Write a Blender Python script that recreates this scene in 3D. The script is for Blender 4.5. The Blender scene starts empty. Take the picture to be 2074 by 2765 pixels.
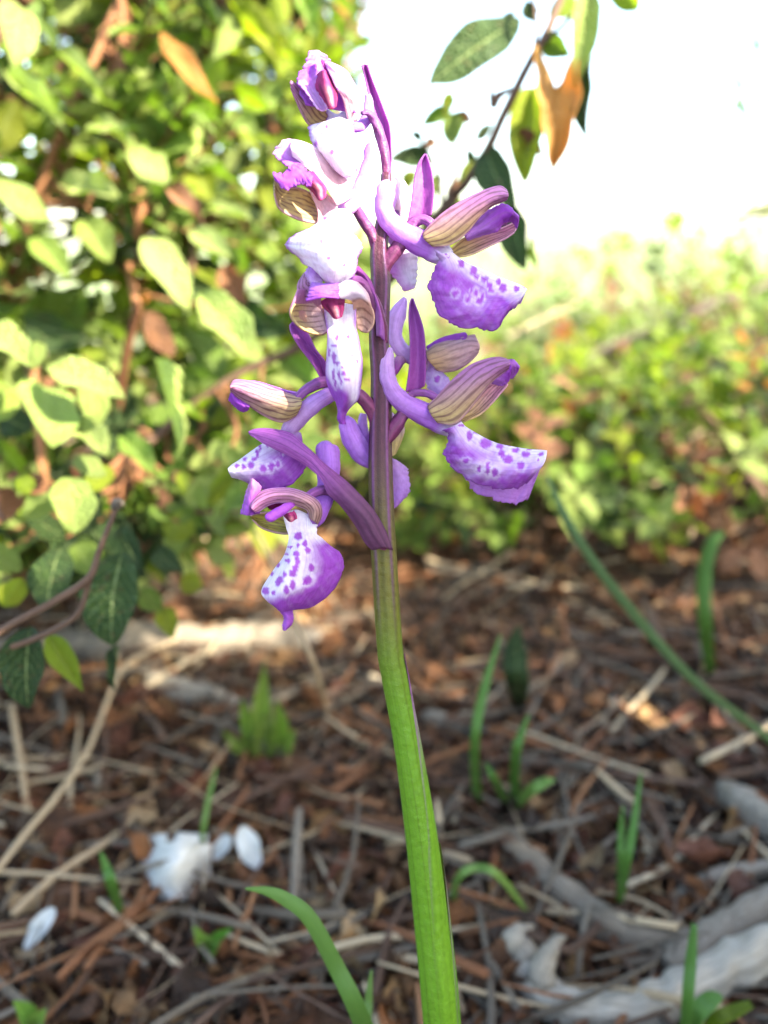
import bpy, math, random
import numpy as np
from mathutils import Matrix, Vector, noise as mnoise

random.seed(11)
rng = np.random.default_rng(11)
sc = bpy.context.scene
COL = sc.collection

# ------------------------------------------------------------------ camera, sky, sun, exposure
FPX, CX, CY, PITCH = 2238.0, 1037.0, 1382.5, math.radians(18.1)     # photo pixels
CAM = np.array([0.0, 0.0, 0.20])
FW = np.array([0, math.cos(PITCH), -math.sin(PITCH)]); UP = np.array([0, math.sin(PITCH), math.cos(PITCH)]); RT = np.array([1.0, 0, 0])
cd = bpy.data.cameras.new('camera'); cam = bpy.data.objects.new('camera', cd); COL.objects.link(cam)
cam.location = CAM; cam.rotation_euler = (math.pi/2 - PITCH, 0, 0)
cd.sensor_fit = 'VERTICAL'; cd.sensor_height = 24.0; cd.lens = 24.0*FPX/2765.0
cd.clip_start = 0.005; cd.clip_end = 1000
cd.dof.use_dof = True; cd.dof.focus_distance = 0.1195; cd.dof.aperture_fstop = cd.lens/2.3
sc.camera = cam
SUN = np.array([0.69, -0.36, 0.635]); SUN /= np.linalg.norm(SUN)      # direction to the sun
w = bpy.data.worlds.new('World'); sc.world = w; w.use_nodes = True
nt = w.node_tree; nt.nodes.clear()
sky = nt.nodes.new('ShaderNodeTexSky'); sky.sky_type = 'NISHITA'; sky.sun_disc = False
sky.sun_elevation = math.asin(SUN[2]); sky.sun_rotation = math.atan2(SUN[0], SUN[1])
sky.air_density = 1.0; sky.dust_density = 1.5
bg = nt.nodes.new('ShaderNodeBackground'); bg.inputs[1].default_value = 0.15
wo = nt.nodes.new('ShaderNodeOutputWorld')
nt.links.new(sky.outputs[0], bg.inputs[0]); nt.links.new(bg.outputs[0], wo.inputs[0])
sl = bpy.data.lights.new('sun', 'SUN'); sl.energy = 5.0; sl.angle = math.radians(0.55); sl.color = (1.0, 0.93, 0.80)
so = bpy.data.objects.new('sun', sl); COL.objects.link(so)
so.rotation_euler = Vector(tuple(-SUN)).to_track_quat('-Z', 'Y').to_euler(); so.location = tuple(SUN*5)
sc.view_settings.view_transform = 'Standard'; sc.view_settings.look = 'None'
sc.view_settings.exposure = 2.7; sc.view_settings.gamma = 1.0
sc.view_settings.use_white_balance = True; sc.view_settings.white_balance_temperature = 7000; sc.view_settings.white_balance_tint = 6   # camera set for shade
sc.render.engine = 'CYCLES'; sc.cycles.use_denoising = True
sc.cycles.max_bounces = 8; sc.cycles.transmission_bounces = 6; sc.cycles.sample_clamp_indirect = 6

# ------------------------------------------------------------------ geometry helpers
def W(px, py, depth):
    return CAM + depth*(FW + RT*((px-CX)/FPX) - UP*((py-CY)/FPX))
def hgt(x, y):
    n = 0.006*math.sin(9*x+1.3)*math.cos(7*y) + 0.004*mnoise.noise((x*9, y*9, 3.1)) + 0.002*mnoise.noise((x*40, y*40, 0))
    return n*min(1.0, 1.0)
def G(px, py, h=0.0):                      # photo pixel -> point h above the ground
    d = FW + RT*((px-CX)/FPX) - UP*((py-CY)/FPX)
    t = (h-CAM[2])/d[2]
    for _ in range(4):
        p = CAM + d*t
        t = (h + hgt(p[0], p[1]) - CAM[2])/d[2]
    return CAM + d*t
def proj(p):
    q = np.asarray(p)-CAM; z = q@FW
    return CX + FPX*(q@RT)/z, CY - FPX*(q@UP)/z, z
ORG = {}
def put(o, parent, origin):
    COL.objects.link(o)
    origin = np.asarray(origin, float)
    ORG[o.name] = origin
    if parent is not None:
        o.parent = parent; o.location = origin - ORG[parent.name]
    else:
        o.location = origin
    return o
def tag(o, label=None, cat=None, group=None, kind=None):
    if label: o['label'] = label
    if cat: o['category'] = cat
    if group: o['group'] = group
    if kind: o['kind'] = kind
    return o
def empty(name, loc):
    o = bpy.data.objects.new(name, None); o.empty_display_size = 0.01
    return put(o, None, loc)
def mesh_data(name, V, F, mat, uv=None, col=None, smooth=True):
    me = bpy.data.meshes.new(name)
    V = np.asarray(V, dtype=np.float32)
    if isinstance(F, np.ndarray):
        nf, k = F.shape
        me.vertices.add(len(V)); me.vertices.foreach_set('co', V.ravel())
        me.loops.add(nf*k); me.loops.foreach_set('vertex_index', F.astype(np.int32).ravel())
        me.polygons.add(nf); me.polygons.foreach_set('loop_start', np.arange(0, nf*k, k, dtype=np.int32))
        me.update(calc_edges=True); me.validate()
    else:
        me.from_pydata(V.tolist(), [], F); me.update()
    if smooth: me.polygons.foreach_set('use_smooth', np.ones(len(me.polygons), dtype=bool))
    li = np.zeros(len(me.loops), dtype=np.int32); me.loops.foreach_get('vertex_index', li)
    if uv is not None:
        l = me.uv_layers.new(name='UVMap'); l.data.foreach_set('uv', np.asarray(uv, dtype=np.float32)[li].ravel())
    if col is not None:
        a = me.color_attributes.new('Col', 'FLOAT_COLOR', 'POINT')
        c4 = np.ones((len(V), 4), dtype=np.float32); c4[:, :3] = np.clip(col, 0, 1); a.data.foreach_set('color', c4.ravel())
    me.materials.append(mat)
    return me
def add(name, V, F, mat, parent=None, uv=None, col=None, smooth=True, origin=None, solid=0):
    V = np.asarray(V, float)
    if origin is None: origin = V.mean(axis=0)
    me = mesh_data(name, V-origin, F, mat, uv, col, smooth)
    o = bpy.data.objects.new(name, me); put(o, parent, origin)
    if solid:
        m = o.modifiers.new('thickness', 'SOLIDIFY'); m.thickness = solid; m.offset = 0
    return o
def crsp(P, n):                            # Catmull-Rom through P (k, ...) -> n samples
    P = np.asarray(P, float); k = len(P)
    t = np.linspace(0, k-1, n); i = np.minimum(t.astype(int), k-2); f = t-i
    f = f.reshape((-1,)+(1,)*(P.ndim-1))
    p1 = P[i]; p2 = P[i+1]
    p0 = np.where((i > 0).reshape(f.shape), P[np.maximum(i-1, 0)], 2*p1-p2)
    p3 = np.where((i < k-2).reshape(f.shape), P[np.minimum(i+2, k-1)], 2*p2-p1)
    return 0.5*((2*p1)+(p2-p0)*f+(2*p0-5*p1+4*p2-p3)*f*f+(3*p1-p0-3*p2+p3)*f**3)
def gridF(nu, nv, wrap=False):
    a = np.arange(nu*nv).reshape(nu, nv)
    if wrap: a = np.hstack([a, a[:, :1]])
    return np.stack([a[:-1, :-1], a[:-1, 1:], a[1:, 1:], a[1:, :-1]], axis=-1).reshape(-1, 4)
def tube_v(P, R, n=10, m=None, flat=None, wob=0.0):
    """swept tube through points P with radii R -> verts, quads, (u, v)"""
    P = np.asarray(P, float); R = np.asarray(R, float)
    m = m or max(2, 6*(len(P)-1)+1)
    C = crsp(P, m); r = np.maximum(crsp(R, m), 1e-9)
    T = np.gradient(C, axis=0); T /= np.linalg.norm(T, axis=1, keepdims=True)+1e-12
    nrm = np.cross(T[0], [0.3, 0.2, 1.0]); nrm /= np.linalg.norm(nrm)
    V = []; ang = np.linspace(0, 2*math.pi, n, endpoint=False)
    for i in range(m):
        nrm = nrm - T[i]*(nrm@T[i]); nrm /= np.linalg.norm(nrm); b = np.cross(T[i], nrm)
        rr = r[i]*(1+wob*np.sin(3*ang+i*0.7)*0.5+wob*np.sin(5*ang+i*0.31)*0.5)
        V.append(C[i]+np.outer(np.cos(ang)*rr, nrm)+np.outer(np.sin(ang)*rr, b))
    V = np.array(V)
    uu, vv = np.meshgrid(np.linspace(0, 1, m), np.arange(n)/n, indexing='ij')
    return V.reshape(-1, 3), gridF(m, n, True), np.stack([uu.ravel(), vv.ravel()], 1)
def capped(V, F, UV, n):
    """close both ends of a tube with a centre vertex (as degenerate quads)"""
    m = len(V)//n
    V2 = np.vstack([V, V[:n].mean(axis=0), V[-n:].mean(axis=0)]); UV2 = np.vstack([UV, [0, 0], [1, 0]])
    a, b = len(V), len(V)+1
    F = [tuple(int(x) for x in f) for f in F]
    for i in range(n):
        j = (i+1) % n
        F.append((a, j, i)); F.append((b, (m-1)*n+i, (m-1)*n+j))
    return V2, F, UV2

# ------------------------------------------------------------------ materials
def newmat(name):
    m = bpy.data.materials.new(name); m.use_nodes = True
    n = m.node_tree; n.nodes.clear()
    out = n.nodes.new('ShaderNodeOutputMaterial')
    return m, n, out
def N(n, t, **kw):
    x = n.nodes.new(t)
    for k, v in kw.items():
        if k == 'inp':
            for kk, vv in v.items(): x.inputs[kk].default_value = vv
        else: setattr(x, k, v)
    return x
def ramp(n, stops, interp='LINEAR'):
    r = n.nodes.new('ShaderNodeValToRGB'); r.color_ramp.interpolation = interp
    e = r.color_ramp.elements
    while len(e) < len(stops): e.new(0.5)
    for i, (p, c) in enumerate(stops):
        e[i].position = p; e[i].color = (*c, 1)
    return r
def rnd_value(n):
    oi = N(n, 'ShaderNodeObjectInfo'); g = N(n, 'ShaderNodeNewGeometry')
    a = N(n, 'ShaderNodeMath', operation='ADD'); n.links.new(oi.outputs['Random'], a.inputs[0]); n.links.new(g.outputs['Random Per Island'], a.inputs[1])
    f = N(n, 'ShaderNodeMath', operation='FRACT'); n.links.new(a.outputs[0], f.inputs[0])
    return f.outputs[0]
def mixc(n, a, b, fac, mode='MIX'):
    m = N(n, 'ShaderNodeMix', data_type='RGBA', blend_type=mode)
    for s, i in ((fac, 0), (a, 6), (b, 7)):
        if isinstance(s, (int, float)): m.inputs[i].default_value = s
        elif isinstance(s, tuple): m.inputs[i].default_value = (*s, 1)
        else: n.links.new(s, m.inputs[i])
    return m.outputs[2]
def math_(n, op, a, b=None, c=None):
    m = N(n, 'ShaderNodeMath', operation=op)
    for i, s in enumerate((a, b, c)):
        if s is None: continue
        if isinstance(s, (int, float)): m.inputs[i].default_value = s
        else: n.links.new(s, m.inputs[i])
    return m.outputs[0]
def petal_mat(name, trans=0.42, rough=0.42, bump=0.25, scale=9000, spec=0.4, streak=0.45):
    m, n, out = newmat(name)
    at = N(n, 'ShaderNodeAttribute', attribute_name='Col')
    tc = N(n, 'ShaderNodeTexCoord')
    no = N(n, 'ShaderNodeTexNoise', inp={'Scale': scale/5, 'Detail': 3.0}); n.links.new(tc.outputs['Object'], no.inputs['Vector'])
    c = mixc(n, at.outputs['Color'], (0.25, 0.10, 0.3), math_(n, 'MULTIPLY', math_(n, 'SUBTRACT', no.outputs[0], 0.40), 0.5), 'MULTIPLY')
    uvn = N(n, 'ShaderNodeUVMap'); mpg = N(n, 'ShaderNodeMapping'); mpg.inputs['Scale'].default_value = (2.5, 34, 1); n.links.new(uvn.outputs[0], mpg.inputs[0])
    stn = N(n, 'ShaderNodeTexNoise', inp={'Scale': 1.0, 'Detail': 4.0, 'Roughness': 0.6}); n.links.new(mpg.outputs[0], stn.inputs['Vector'])
    strk = ramp(n, [(0.48, (0, 0, 0)), (0.66, (1, 1, 1))]); n.links.new(stn.outputs[0], strk.inputs[0])
    c = mixc(n, c, (0.62, 0.42, 0.66), math_(n, 'MULTIPLY', strk.outputs[0], streak), 'MULTIPLY')
    vo = N(n, 'ShaderNodeTexVoronoi', inp={'Scale': scale/1.5}); n.links.new(tc.outputs['Object'], vo.inputs['Vector'])
    cr = N(n, 'ShaderNodeTexNoise', inp={'Scale': 700.0, 'Detail': 3.0}); n.links.new(tc.outputs['Object'], cr.inputs['Vector'])
    bp0 = N(n, 'ShaderNodeBump', inp={'Strength': 0.5, 'Distance': 0.0005}); n.links.new(cr.outputs[0], bp0.inputs['Height'])
    bp1 = N(n, 'ShaderNodeBump', inp={'Strength': 0.5, 'Distance': 0.00012}); n.links.new(stn.outputs[0], bp1.inputs['Height']); n.links.new(bp0.outputs[0], bp1.inputs['Normal'])
    bp = N(n, 'ShaderNodeBump', inp={'Strength': bump, 'Distance': 0.0001}); n.links.new(vo.outputs['Distance'], bp.inputs['Height']); n.links.new(bp1.outputs[0], bp.inputs['Normal'])
    p = N(n, 'ShaderNodeBsdfPrincipled', inp={'Roughness': rough, 'Specular IOR Level': spec})
    n.links.new(c, p.inputs['Base Color']); n.links.new(bp.outputs[0], p.inputs['Normal'])
    t = N(n, 'ShaderNodeBsdfTranslucent'); n.links.new(c, t.inputs[0])
    mx = N(n, 'ShaderNodeMixShader', inp={0: trans}); n.links.new(p.outputs[0], mx.inputs[1]); n.links.new(t.outputs[0], mx.inputs[2])
    n.links.new(mx.outputs[0], out.inputs[0])
    return m
M_PETAL = petal_mat('petal', trans=0.45, rough=0.5, spec=0.3, bump=0.35)
M_STEM = petal_mat('orchid_stem', trans=0.12, rough=0.42, bump=0.4, scale=6000, spec=0.22)

def leaf_mat(name, stops, trans=0.38, rug=0.8, veins=True, rough=0.55, tint=(1.05, 1.25, 0.5), spots=0.0):
    m, n, out = newmat(name)
    uv = N(n, 'ShaderNodeUVMap'); r = rnd_value(n)
    rp = ramp(n, stops); n.links.new(r, rp.inputs[0])
    sep = N(n, 'ShaderNodeSeparateXYZ'); n.links.new(uv.outputs[0], sep.inputs[0])
    u, v = sep.outputs[0], sep.outputs[1]
    av = math_(n, 'ABSOLUTE', math_(n, 'SUBTRACT', v, 0.5))
    # object-independent mottling: shift uv by the random value
    cb = N(n, 'ShaderNodeCombineXYZ'); n.links.new(math_(n, 'ADD', u, math_(n, 'MULTIPLY', r, 37.0)), cb.inputs[0]); n.links.new(math_(n, 'MULTIPLY', v, 0.5), cb.inputs[1])
    no = N(n, 'ShaderNodeTexNoise', inp={'Scale': 5.0, 'Detail': 4.0}); n.links.new(cb.outputs[0], no.inputs['Vector'])
    col = mixc(n, rp.outputs[0], (0.45, 0.5, 0.3), math_(n, 'MULTIPLY', no.outputs[0], 0.45), 'MULTIPLY')
    if veins:
        mid = math_(n, 'LESS_THAN', av, 0.025)
        sv = math_(n, 'FRACT', math_(n, 'SUBTRACT', math_(n, 'MULTIPLY', u, 7.0), math_(n, 'MULTIPLY', av, 5.0)))
        svl = math_(n, 'LESS_THAN', sv, 0.10)
        vl = math_(n, 'MAXIMUM', mid, math_(n, 'MULTIPLY', svl, 0.55))
        col = mixc(n, col, (0.30, 0.36, 0.14), math_(n, 'MULTIPLY', vl, 0.4))
    if spots > 0:
        n2 = N(n, 'ShaderNodeTexNoise', inp={'Scale': 9.0, 'Detail': 2.0}); n.links.new(cb.outputs[0], n2.inputs['Vector'])
        sp = ramp(n, [(0.62, (0, 0, 0)), (0.68, (1, 1, 1))]); n.links.new(n2.outputs[0], sp.inputs[0])
        col = mixc(n, col, (0.10, 0.05, 0.025), math_(n, 'MULTIPLY', sp.outputs[0], spots))
    vo = N(n, 'ShaderNodeTexVoronoi', inp={'Scale': 26.0}); n.links.new(cb.outputs[0], vo.inputs['Vector'])
    bp = N(n, 'ShaderNodeBump', inp={'Strength': rug, 'Distance': 0.0014}); n.links.new(vo.outputs['Distance'], bp.inputs['Height'])
    p = N(n, 'ShaderNodeBsdfPrincipled', inp={'Roughness': rough, 'Specular IOR Level': 0.35})
    n.links.new(col, p.inputs['Base Color']); n.links.new(bp.outputs[0], p.inputs['Normal'])
    t = N(n, 'ShaderNodeBsdfTranslucent'); n.links.new(mixc(n, col, tint, 1.0, 'MULTIPLY'), t.inputs[0])
    mx = N(n, 'ShaderNodeMixShader', inp={0: trans}); n.links.new(p.outputs[0], mx.inputs[1]); n.links.new(t.outputs[0], mx.inputs[2])
    n.links.new(mx.outputs[0], out.inputs[0])
    return m
GREENS = [(0.0, (0.10, 0.16, 0.022)), (0.3, (0.19, 0.27, 0.045)), (0.6, (0.14, 0.23, 0.028)), (0.8, (0.25, 0.31, 0.06)), (1.0, (0.08, 0.14, 0.022))]
M_LEAF = leaf_mat('leaf_green', GREENS, spots=0.35)
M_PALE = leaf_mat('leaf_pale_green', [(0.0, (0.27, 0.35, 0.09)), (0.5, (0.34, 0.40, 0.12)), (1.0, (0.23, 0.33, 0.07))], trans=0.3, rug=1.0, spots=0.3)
M_DARK = leaf_mat('leaf_dark_green', [(0.0, (0.022, 0.050, 0.010)), (0.5, (0.032, 0.066, 0.010)), (1.0, (0.027, 0.058, 0.016))], trans=0.22, rug=1.0, spots=0.5)  # dark leaf green, deepened to put backlit silhouettes into the colour
M_YELL = leaf_mat('leaf_yellow_green', [(0.0, (0.22, 0.30, 0.02)), (1.0, (0.28, 0.30, 0.03))], trans=0.5)
M_ORAN = leaf_mat('leaf_dead_orange', [(0.0, (0.50, 0.17, 0.03)), (1.0, (0.58, 0.27, 0.08))], trans=0.5, tint=(1.3, 1.0, 0.6), veins=False)
M_AMBR = leaf_mat('leaf_dead_amber', [(0.0, (0.74, 0.44, 0.15)), (1.0, (0.78, 0.50, 0.20))], trans=0.55, tint=(1.2, 1.05, 0.7), veins=False)  # dead-leaf tan, raised to put the backlit glow into the colour
M_BROW = leaf_mat('leaf_dead_brown', [(0.0, (0.20, 0.085, 0.04)), (1.0, (0.28, 0.13, 0.07))], trans=0.2, tint=(1.3, 0.9, 0.6), veins=False)
M_LITT = leaf_mat('leaf_litter', [(0.0, (0.030, 0.018, 0.012)), (0.18, (0.10, 0.045, 0.022)), (0.34, (0.24, 0.095, 0.035)), (0.48, (0.055, 0.03, 0.02)), (0.62, (0.30, 0.16, 0.07)),
                                  (0.74, (0.15, 0.055, 0.028)), (0.86, (0.22, 0.10, 0.05)), (0.94, (0.38, 0.24, 0.13)), (1.0, (0.06, 0.035, 0.025))], trans=0.12, tint=(1.3, 0.9, 0.6), veins=False, rough=0.6)
M_GRAS = leaf_mat('grass_green', [(0.0, (0.09, 0.20, 0.035)), (0.5, (0.13, 0.24, 0.05)), (1.0, (0.17, 0.26, 0.06))], trans=0.35, rug=0.15, veins=False)
M_GRBL = leaf_mat('grass_blue_green', [(0.0, (0.15, 0.24, 0.12)), (1.0, (0.17, 0.26, 0.11))], trans=0.3, rug=0.15, veins=False)
M_FGRS = leaf_mat('field_grass', [(0.0, (0.22, 0.29, 0.12)), (0.6, (0.32, 0.37, 0.20)), (0.85, (0.42, 0.41, 0.29)), (1.0, (0.46, 0.38, 0.30))], trans=0.4, rug=0.1, veins=False)  # paled: distant haze and overexposure are put into the grass colour
def wood_mat(name, stops, scale=60, rough=0.8):
    m, n, out = newmat(name)
    uv = N(n, 'ShaderNodeUVMap'); r = rnd_value(n)
    mp = N(n, 'ShaderNodeMapping'); mp.inputs['Scale'].default_value = (5, 13, 1); n.links.new(uv.outputs[0], mp.inputs[0])
    cb = N(n, 'ShaderNodeVectorMath', operation='ADD'); n.links.new(mp.outputs[0], cb.inputs[0])
    cx = N(n, 'ShaderNodeCombineXYZ'); n.links.new(math_(n, 'MULTIPLY', r, 50.0), cx.inputs[0]); n.links.new(cx.outputs[0], cb.inputs[1])
    no = N(n, 'ShaderNodeTexNoise', inp={'Scale': 3.0, 'Detail': 6.0, 'Roughness': 0.65}); n.links.new(cb.outputs[0], no.inputs['Vector'])
    f = math_(n, 'ADD', math_(n, 'MULTIPLY', math_(n, 'SUBTRACT', no.outputs[0], 0.5), 1.3), math_(n, 'ADD', 0.25, math_(n, 'MULTIPLY', r, 0.5)))
    rp = ramp(n, stops); n.links.new(f, rp.inputs[0])
    bp = N(n, 'ShaderNodeBump', inp={'Strength': 0.8, 'Distance': 0.001}); n.links.new(no.outputs[0], bp.inputs['Height'])
    p = N(n, 'ShaderNodeBsdfPrincipled', inp={'Roughness': rough, 'Specular IOR Level': 0.25})
    n.links.new(rp.outputs[0], p.inputs['Base Color']); n.links.new(bp.outputs[0], p.inputs['Normal'])
    n.links.new(p.outputs[0], out.inputs[0]); return m
M_GREY = wood_mat('weathered_wood', [(0.0, (0.035, 0.025, 0.018)), (0.45, (0.145, 0.115, 0.085)), (1.0, (0.29, 0.245, 0.195))])
M_PALEW = wood_mat('bleached_wood', [(0.0, (0.05, 0.035, 0.025)), (0.38, (0.21, 0.175, 0.135)), (0.7, (0.34, 0.30, 0.245)), (1.0, (0.46, 0.42, 0.36))])
M_STRAW = wood_mat('dry_straw', [(0.0, (0.28, 0.18, 0.10)), (0.5, (0.50, 0.38, 0.24)), (1.0, (0.60, 0.50, 0.36))])
M_TWIG = wood_mat('brown_twig', [(0.0, (0.035, 0.02, 0.014)), (0.5, (0.10, 0.055, 0.035)), (1.0, (0.19, 0.12, 0.085))])
M_RUST = wood_mat('rusty_stem', [(0.0, (0.12, 0.045, 0.02)), (0.5, (0.24, 0.10, 0.045)), (1.0, (0.33, 0.17, 0.08))])
def plain(name, c, rough=0.7, trans=0.0):
    m, n, out = newmat(name)
    tc = N(n, 'ShaderNodeTexCoord'); no = N(n, 'ShaderNodeTexNoise', inp={'Scale': 400.0, 'Detail': 4.0}); n.links.new(tc.outputs['Object'], no.inputs['Vector'])
    cc = mixc(n, c, tuple(x*0.6 for x in c), no.outputs[0])
    bp = N(n, 'ShaderNodeBump', inp={'Strength': 0.4, 'Distance': 0.001}); n.links.new(no.outputs[0], bp.inputs['Height'])
    p = N(n, 'ShaderNodeBsdfPrincipled', inp={'Roughness': rough}); n.links.new(cc, p.inputs['Base Color']); n.links.new(bp.outputs[0], p.inputs['Normal'])
    t = N(n, 'ShaderNodeBsdfTranslucent'); n.links.new(cc, t.inputs[0])
    mx = N(n, 'ShaderNodeMixShader', inp={0: trans}); n.links.new(p.outputs[0], mx.inputs[1]); n.links.new(t.outputs[0], mx.inputs[2])
    n.links.new(mx.outputs[0], out.inputs[0]); return m
M_PAPER = plain('white_scrap', (0.66, 0.64, 0.60), 0.6, 0.2)
M_WPET = plain('fallen_white_petal', (0.64, 0.67, 0.69), 0.5, 0.3)

# ------------------------------------------------------------------ ground
def build_ground():
    m, n, out = newmat('ground')
    g = N(n, 'ShaderNodeNewGeometry'); sp = N(n, 'ShaderNodeSeparateXYZ'); n.links.new(g.outputs['Position'], sp.inputs[0])
    no = N(n, 'ShaderNodeTexNoise', inp={'Scale': 90.0, 'Detail': 6.0}); n.links.new(g.outputs['Position'], no.inputs['Vector'])
    soil = ramp(n, [(0.3, (0.02, 0.013, 0.009)), (0.55, (0.055, 0.034, 0.022)), (0.75, (0.11, 0.065, 0.04))]); n.links.new(no.outputs[0], soil.inputs[0])
    n2 = N(n, 'ShaderNodeTexNoise', inp={'Scale': 1.2, 'Detail': 5.0}); n.links.new(g.outputs['Position'], n2.inputs['Vector'])
    fld = ramp(n, [(0.3, (0.19, 0.24, 0.12)), (0.55, (0.29, 0.33, 0.20)), (0.75, (0.40, 0.37, 0.27))]); n.links.new(n2.outputs[0], fld.inputs[0])  # pale field greens, with the washed-out haze painted into the ground
    fr = N(n, 'ShaderNodeMapRange', inp={1: 1.3, 2: 3.2}); n.links.new(math_(n, 'ADD', sp.outputs[1], math_(n, 'MULTIPLY', n2.outputs[0], 0.8)), fr.inputs[0])
    c = mixc(n, soil.outputs[0], fld.outputs[0], fr.outputs[0])
    bp = N(n, 'ShaderNodeBump', inp={'Strength': 0.8, 'Distance': 0.004}); n.links.new(no.outputs[0], bp.inputs['Height'])
    p = N(n, 'ShaderNodeBsdfPrincipled', inp={'Roughness': 0.95, 'Specular IOR Level': 0.1})
    n.links.new(c, p.inputs['Base Color']); n.links.new(bp.outputs[0], p.inputs['Normal']); n.links.new(p.outputs[0], out.inputs[0])
    xs = np.concatenate([-np.geomspace(300, 0.8, 26), np.linspace(-0.78, 0.98, 90), np.geomspace(1.0, 300, 26)])
    ys = np.concatenate([-np.geomspace(100, 0.4, 12), np.linspace(-0.36, 1.4, 90), np.geomspace(1.43, 500, 34)])
    V = [(x, y, hgt(x, y)) for x in xs for y in ys]
    return tag(add('ground', V, gridF(len(xs), len(ys))[:, ::-1].copy(), m), kind='structure')
build_ground()

# ------------------------------------------------------------------ the orchid (traced in photo pixels, with depth in the same unit)
D0 = 0.123; PX = D0/FPX
def PW(A):                                 # (..., 3) x, y, d in px -> world
    A = np.asarray(A, float); dep = D0 + A[..., 2]*PX
    k = (A[..., :2]-np.array([CX, CY]))/FPX
    return CAM + dep[..., None]*(FW + k[..., :1]*RT - k[..., 1:2]*UP)
C1 = (700, 100, 4.1475); C2 = (700, 500, 4.1475); C3 = (980, 380, 3.19); C4 = (980, 780, 3.19); C5 = (600, 850, 3.456); C6 = (600, 1200, 3.456); C0 = (0, 0, 1.0)
VIOLET = np.array((0.38, 0.085, 0.54)); DEEP = np.array((0.26, 0.04, 0.42)); LAV = np.array((0.50, 0.22, 0.68)); PALEL = np.array((0.66, 0.40, 0.76))
WHITE = np.array((0.82, 0.76, 0.86)); MAG = np.array((0.40, 0.03, 0.20)); PINK = np.array((0.78, 0.52, 0.58)); OLIVE = np.array((0.55, 0.44, 0.20)); SEPP = np.array((0.47, 0.20, 0.41))
VEIN = np.array((0.17, 0.075, 0.085)); BRACT = np.array((0.34, 0.07, 0.33)); STP = np.array((0.070, 0.020, 0.036)); STO = np.array((0.105, 0.095, 0.016)); STG = np.array((0.105, 0.23, 0.016))
def sst(a, b, x): t = np.clip((x-a)/(b-a), 0, 1); return t*t*(3-2*t)
def lerp(a, b, t): return a + (b-a)*np.asarray(t)[..., None]
def noi(x, y, s=0.0):
    return (np.sin(x*1.7+s)*np.cos(y*1.3-s*2)+np.sin(x*3.1-y*2.3+s*3)*0.6+np.sin(x*6.7+y*5.1+s)*0.35)/1.6
def sheet(name, parent, crop, rows, colf, nu=34, nv=22, dz=0.0, thick=0.00022, frill=0.0, frill_ends='e', mat=None, seed=0.0, ripple=1.3):
    ox, oy, s = crop
    R = np.array([[(ox+p[0]/s, oy+p[1]/s, (p[2] if len(p) > 2 else 0.0)+dz) for p in row] for row in rows])
    A = crsp(R, nu); A = np.swapaxes(crsp(np.swapaxes(A, 0, 1), nv), 0, 1)
    u, v = np.meshgrid(np.linspace(0, 1, nu), np.linspace(0, 1, nv), indexing='ij')
    if frill:
        for side in (0, 1):
            if ('l' if side == 0 else 'r') not in frill_ends and frill_ends != 'e': continue
            e = v if side else 1-v
            dirv = (A[:, -1]-A[:, -2]) if side else (A[:, 0]-A[:, 1])
            dirv = dirv/(np.linalg.norm(dirv, axis=1, keepdims=True)+1e-9)
            nz = noi(np.linspace(0, 26, nu), np.full(nu, seed), seed)+0.7*noi(np.linspace(0, 70, nu), np.full(nu, seed+2), seed+1)
            A += (dirv*nz[:, None])[:, None, :]*frill*sst(0.8, 1.0, e)[..., None]
            A[..., 2] += frill*0.9*noi(u*22, v*3, seed+side)*sst(0.55, 1.0, e)
    if ripple: A[..., 2] += ripple*noi(u*9+seed, v*7, seed)
    x, y = A[..., 0], A[..., 1]
    c = colf(u, v, (x-ox)*s, (y-oy)*s).reshape(-1, 3)
    return add(name, PW(A).reshape(-1, 3), gridF(nu, nv), mat or M_PETAL, parent, uv=np.stack([u.ravel(), v.ravel()], 1), col=c, solid=thick)
def ptube(name, parent, crop, pts, colf, n=16, mat=None, ridge=0.0, m=None):
    ox, oy, s = crop
    P = [(ox+p[0]/s, oy+p[1]/s, p[2]) for p in pts]; R = [p[3]/s*(1.08 if name == 'spur' else 1.0) for p in pts]
    m = m or 7*(len(P)-1)+1
    V, F, UV = tube_v(P, R, n, m, wob=ridge or 0.05)
    # round off both ends
    V, F, UV = capped(V, F, UV, n)
    V = V + np.stack([noi(V[:, 0]*.09, V[:, 1]*.07, 1.)*.8, noi(V[:, 1]*.08, V[:, 0]*.06, 2.)*.8, noi(V[:, 1]*.1, V[:, 0]*.1, 3.)*1.4], 1)
    c = colf(UV[:, 0], UV[:, 1], (V[:, 0]-ox)*s, (V[:, 1]-oy)*s)
    return add(name, PW(V), F, mat or M_PETAL, parent, uv=UV, col=c)
def c_plain(a, b=None, k=1.0):
    b = a if b is None else b
    return lambda u, v, x, y: lerp(a, b, np.clip(u*k, 0, 1))*(1+0.08*noi(x*0.05, y*0.05, 1.0))[..., None]
def c_sepal(base, tip, veins=6, edge=None, vs=0.75, rev=False, purple_v=0.0):
    def f(u, v, x, y):
        t = 1-u if rev else u
        c = lerp(base, tip, sst(0.0, 0.75, t + purple_v*(0.5-v)))
        fr = np.abs(((v+0.025*np.sin(u*9+v*7)+0.012*np.sin(u*23+v*19))*veins) % 1.0-0.5)/(0.75+0.5*np.abs(np.sin(u*4+v*5)))
        vm = sst(0.20, 0.07, fr)*vs*sst(0.0, 0.04, v)*sst(1.0, 0.96, v)
        c = lerp(c, VEIN, vm)
        if edge is not None: c = lerp(c, edge, sst(0.10, 0.0, np.minimum(v, 1-v))*0.6)
        return c
    return f
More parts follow.
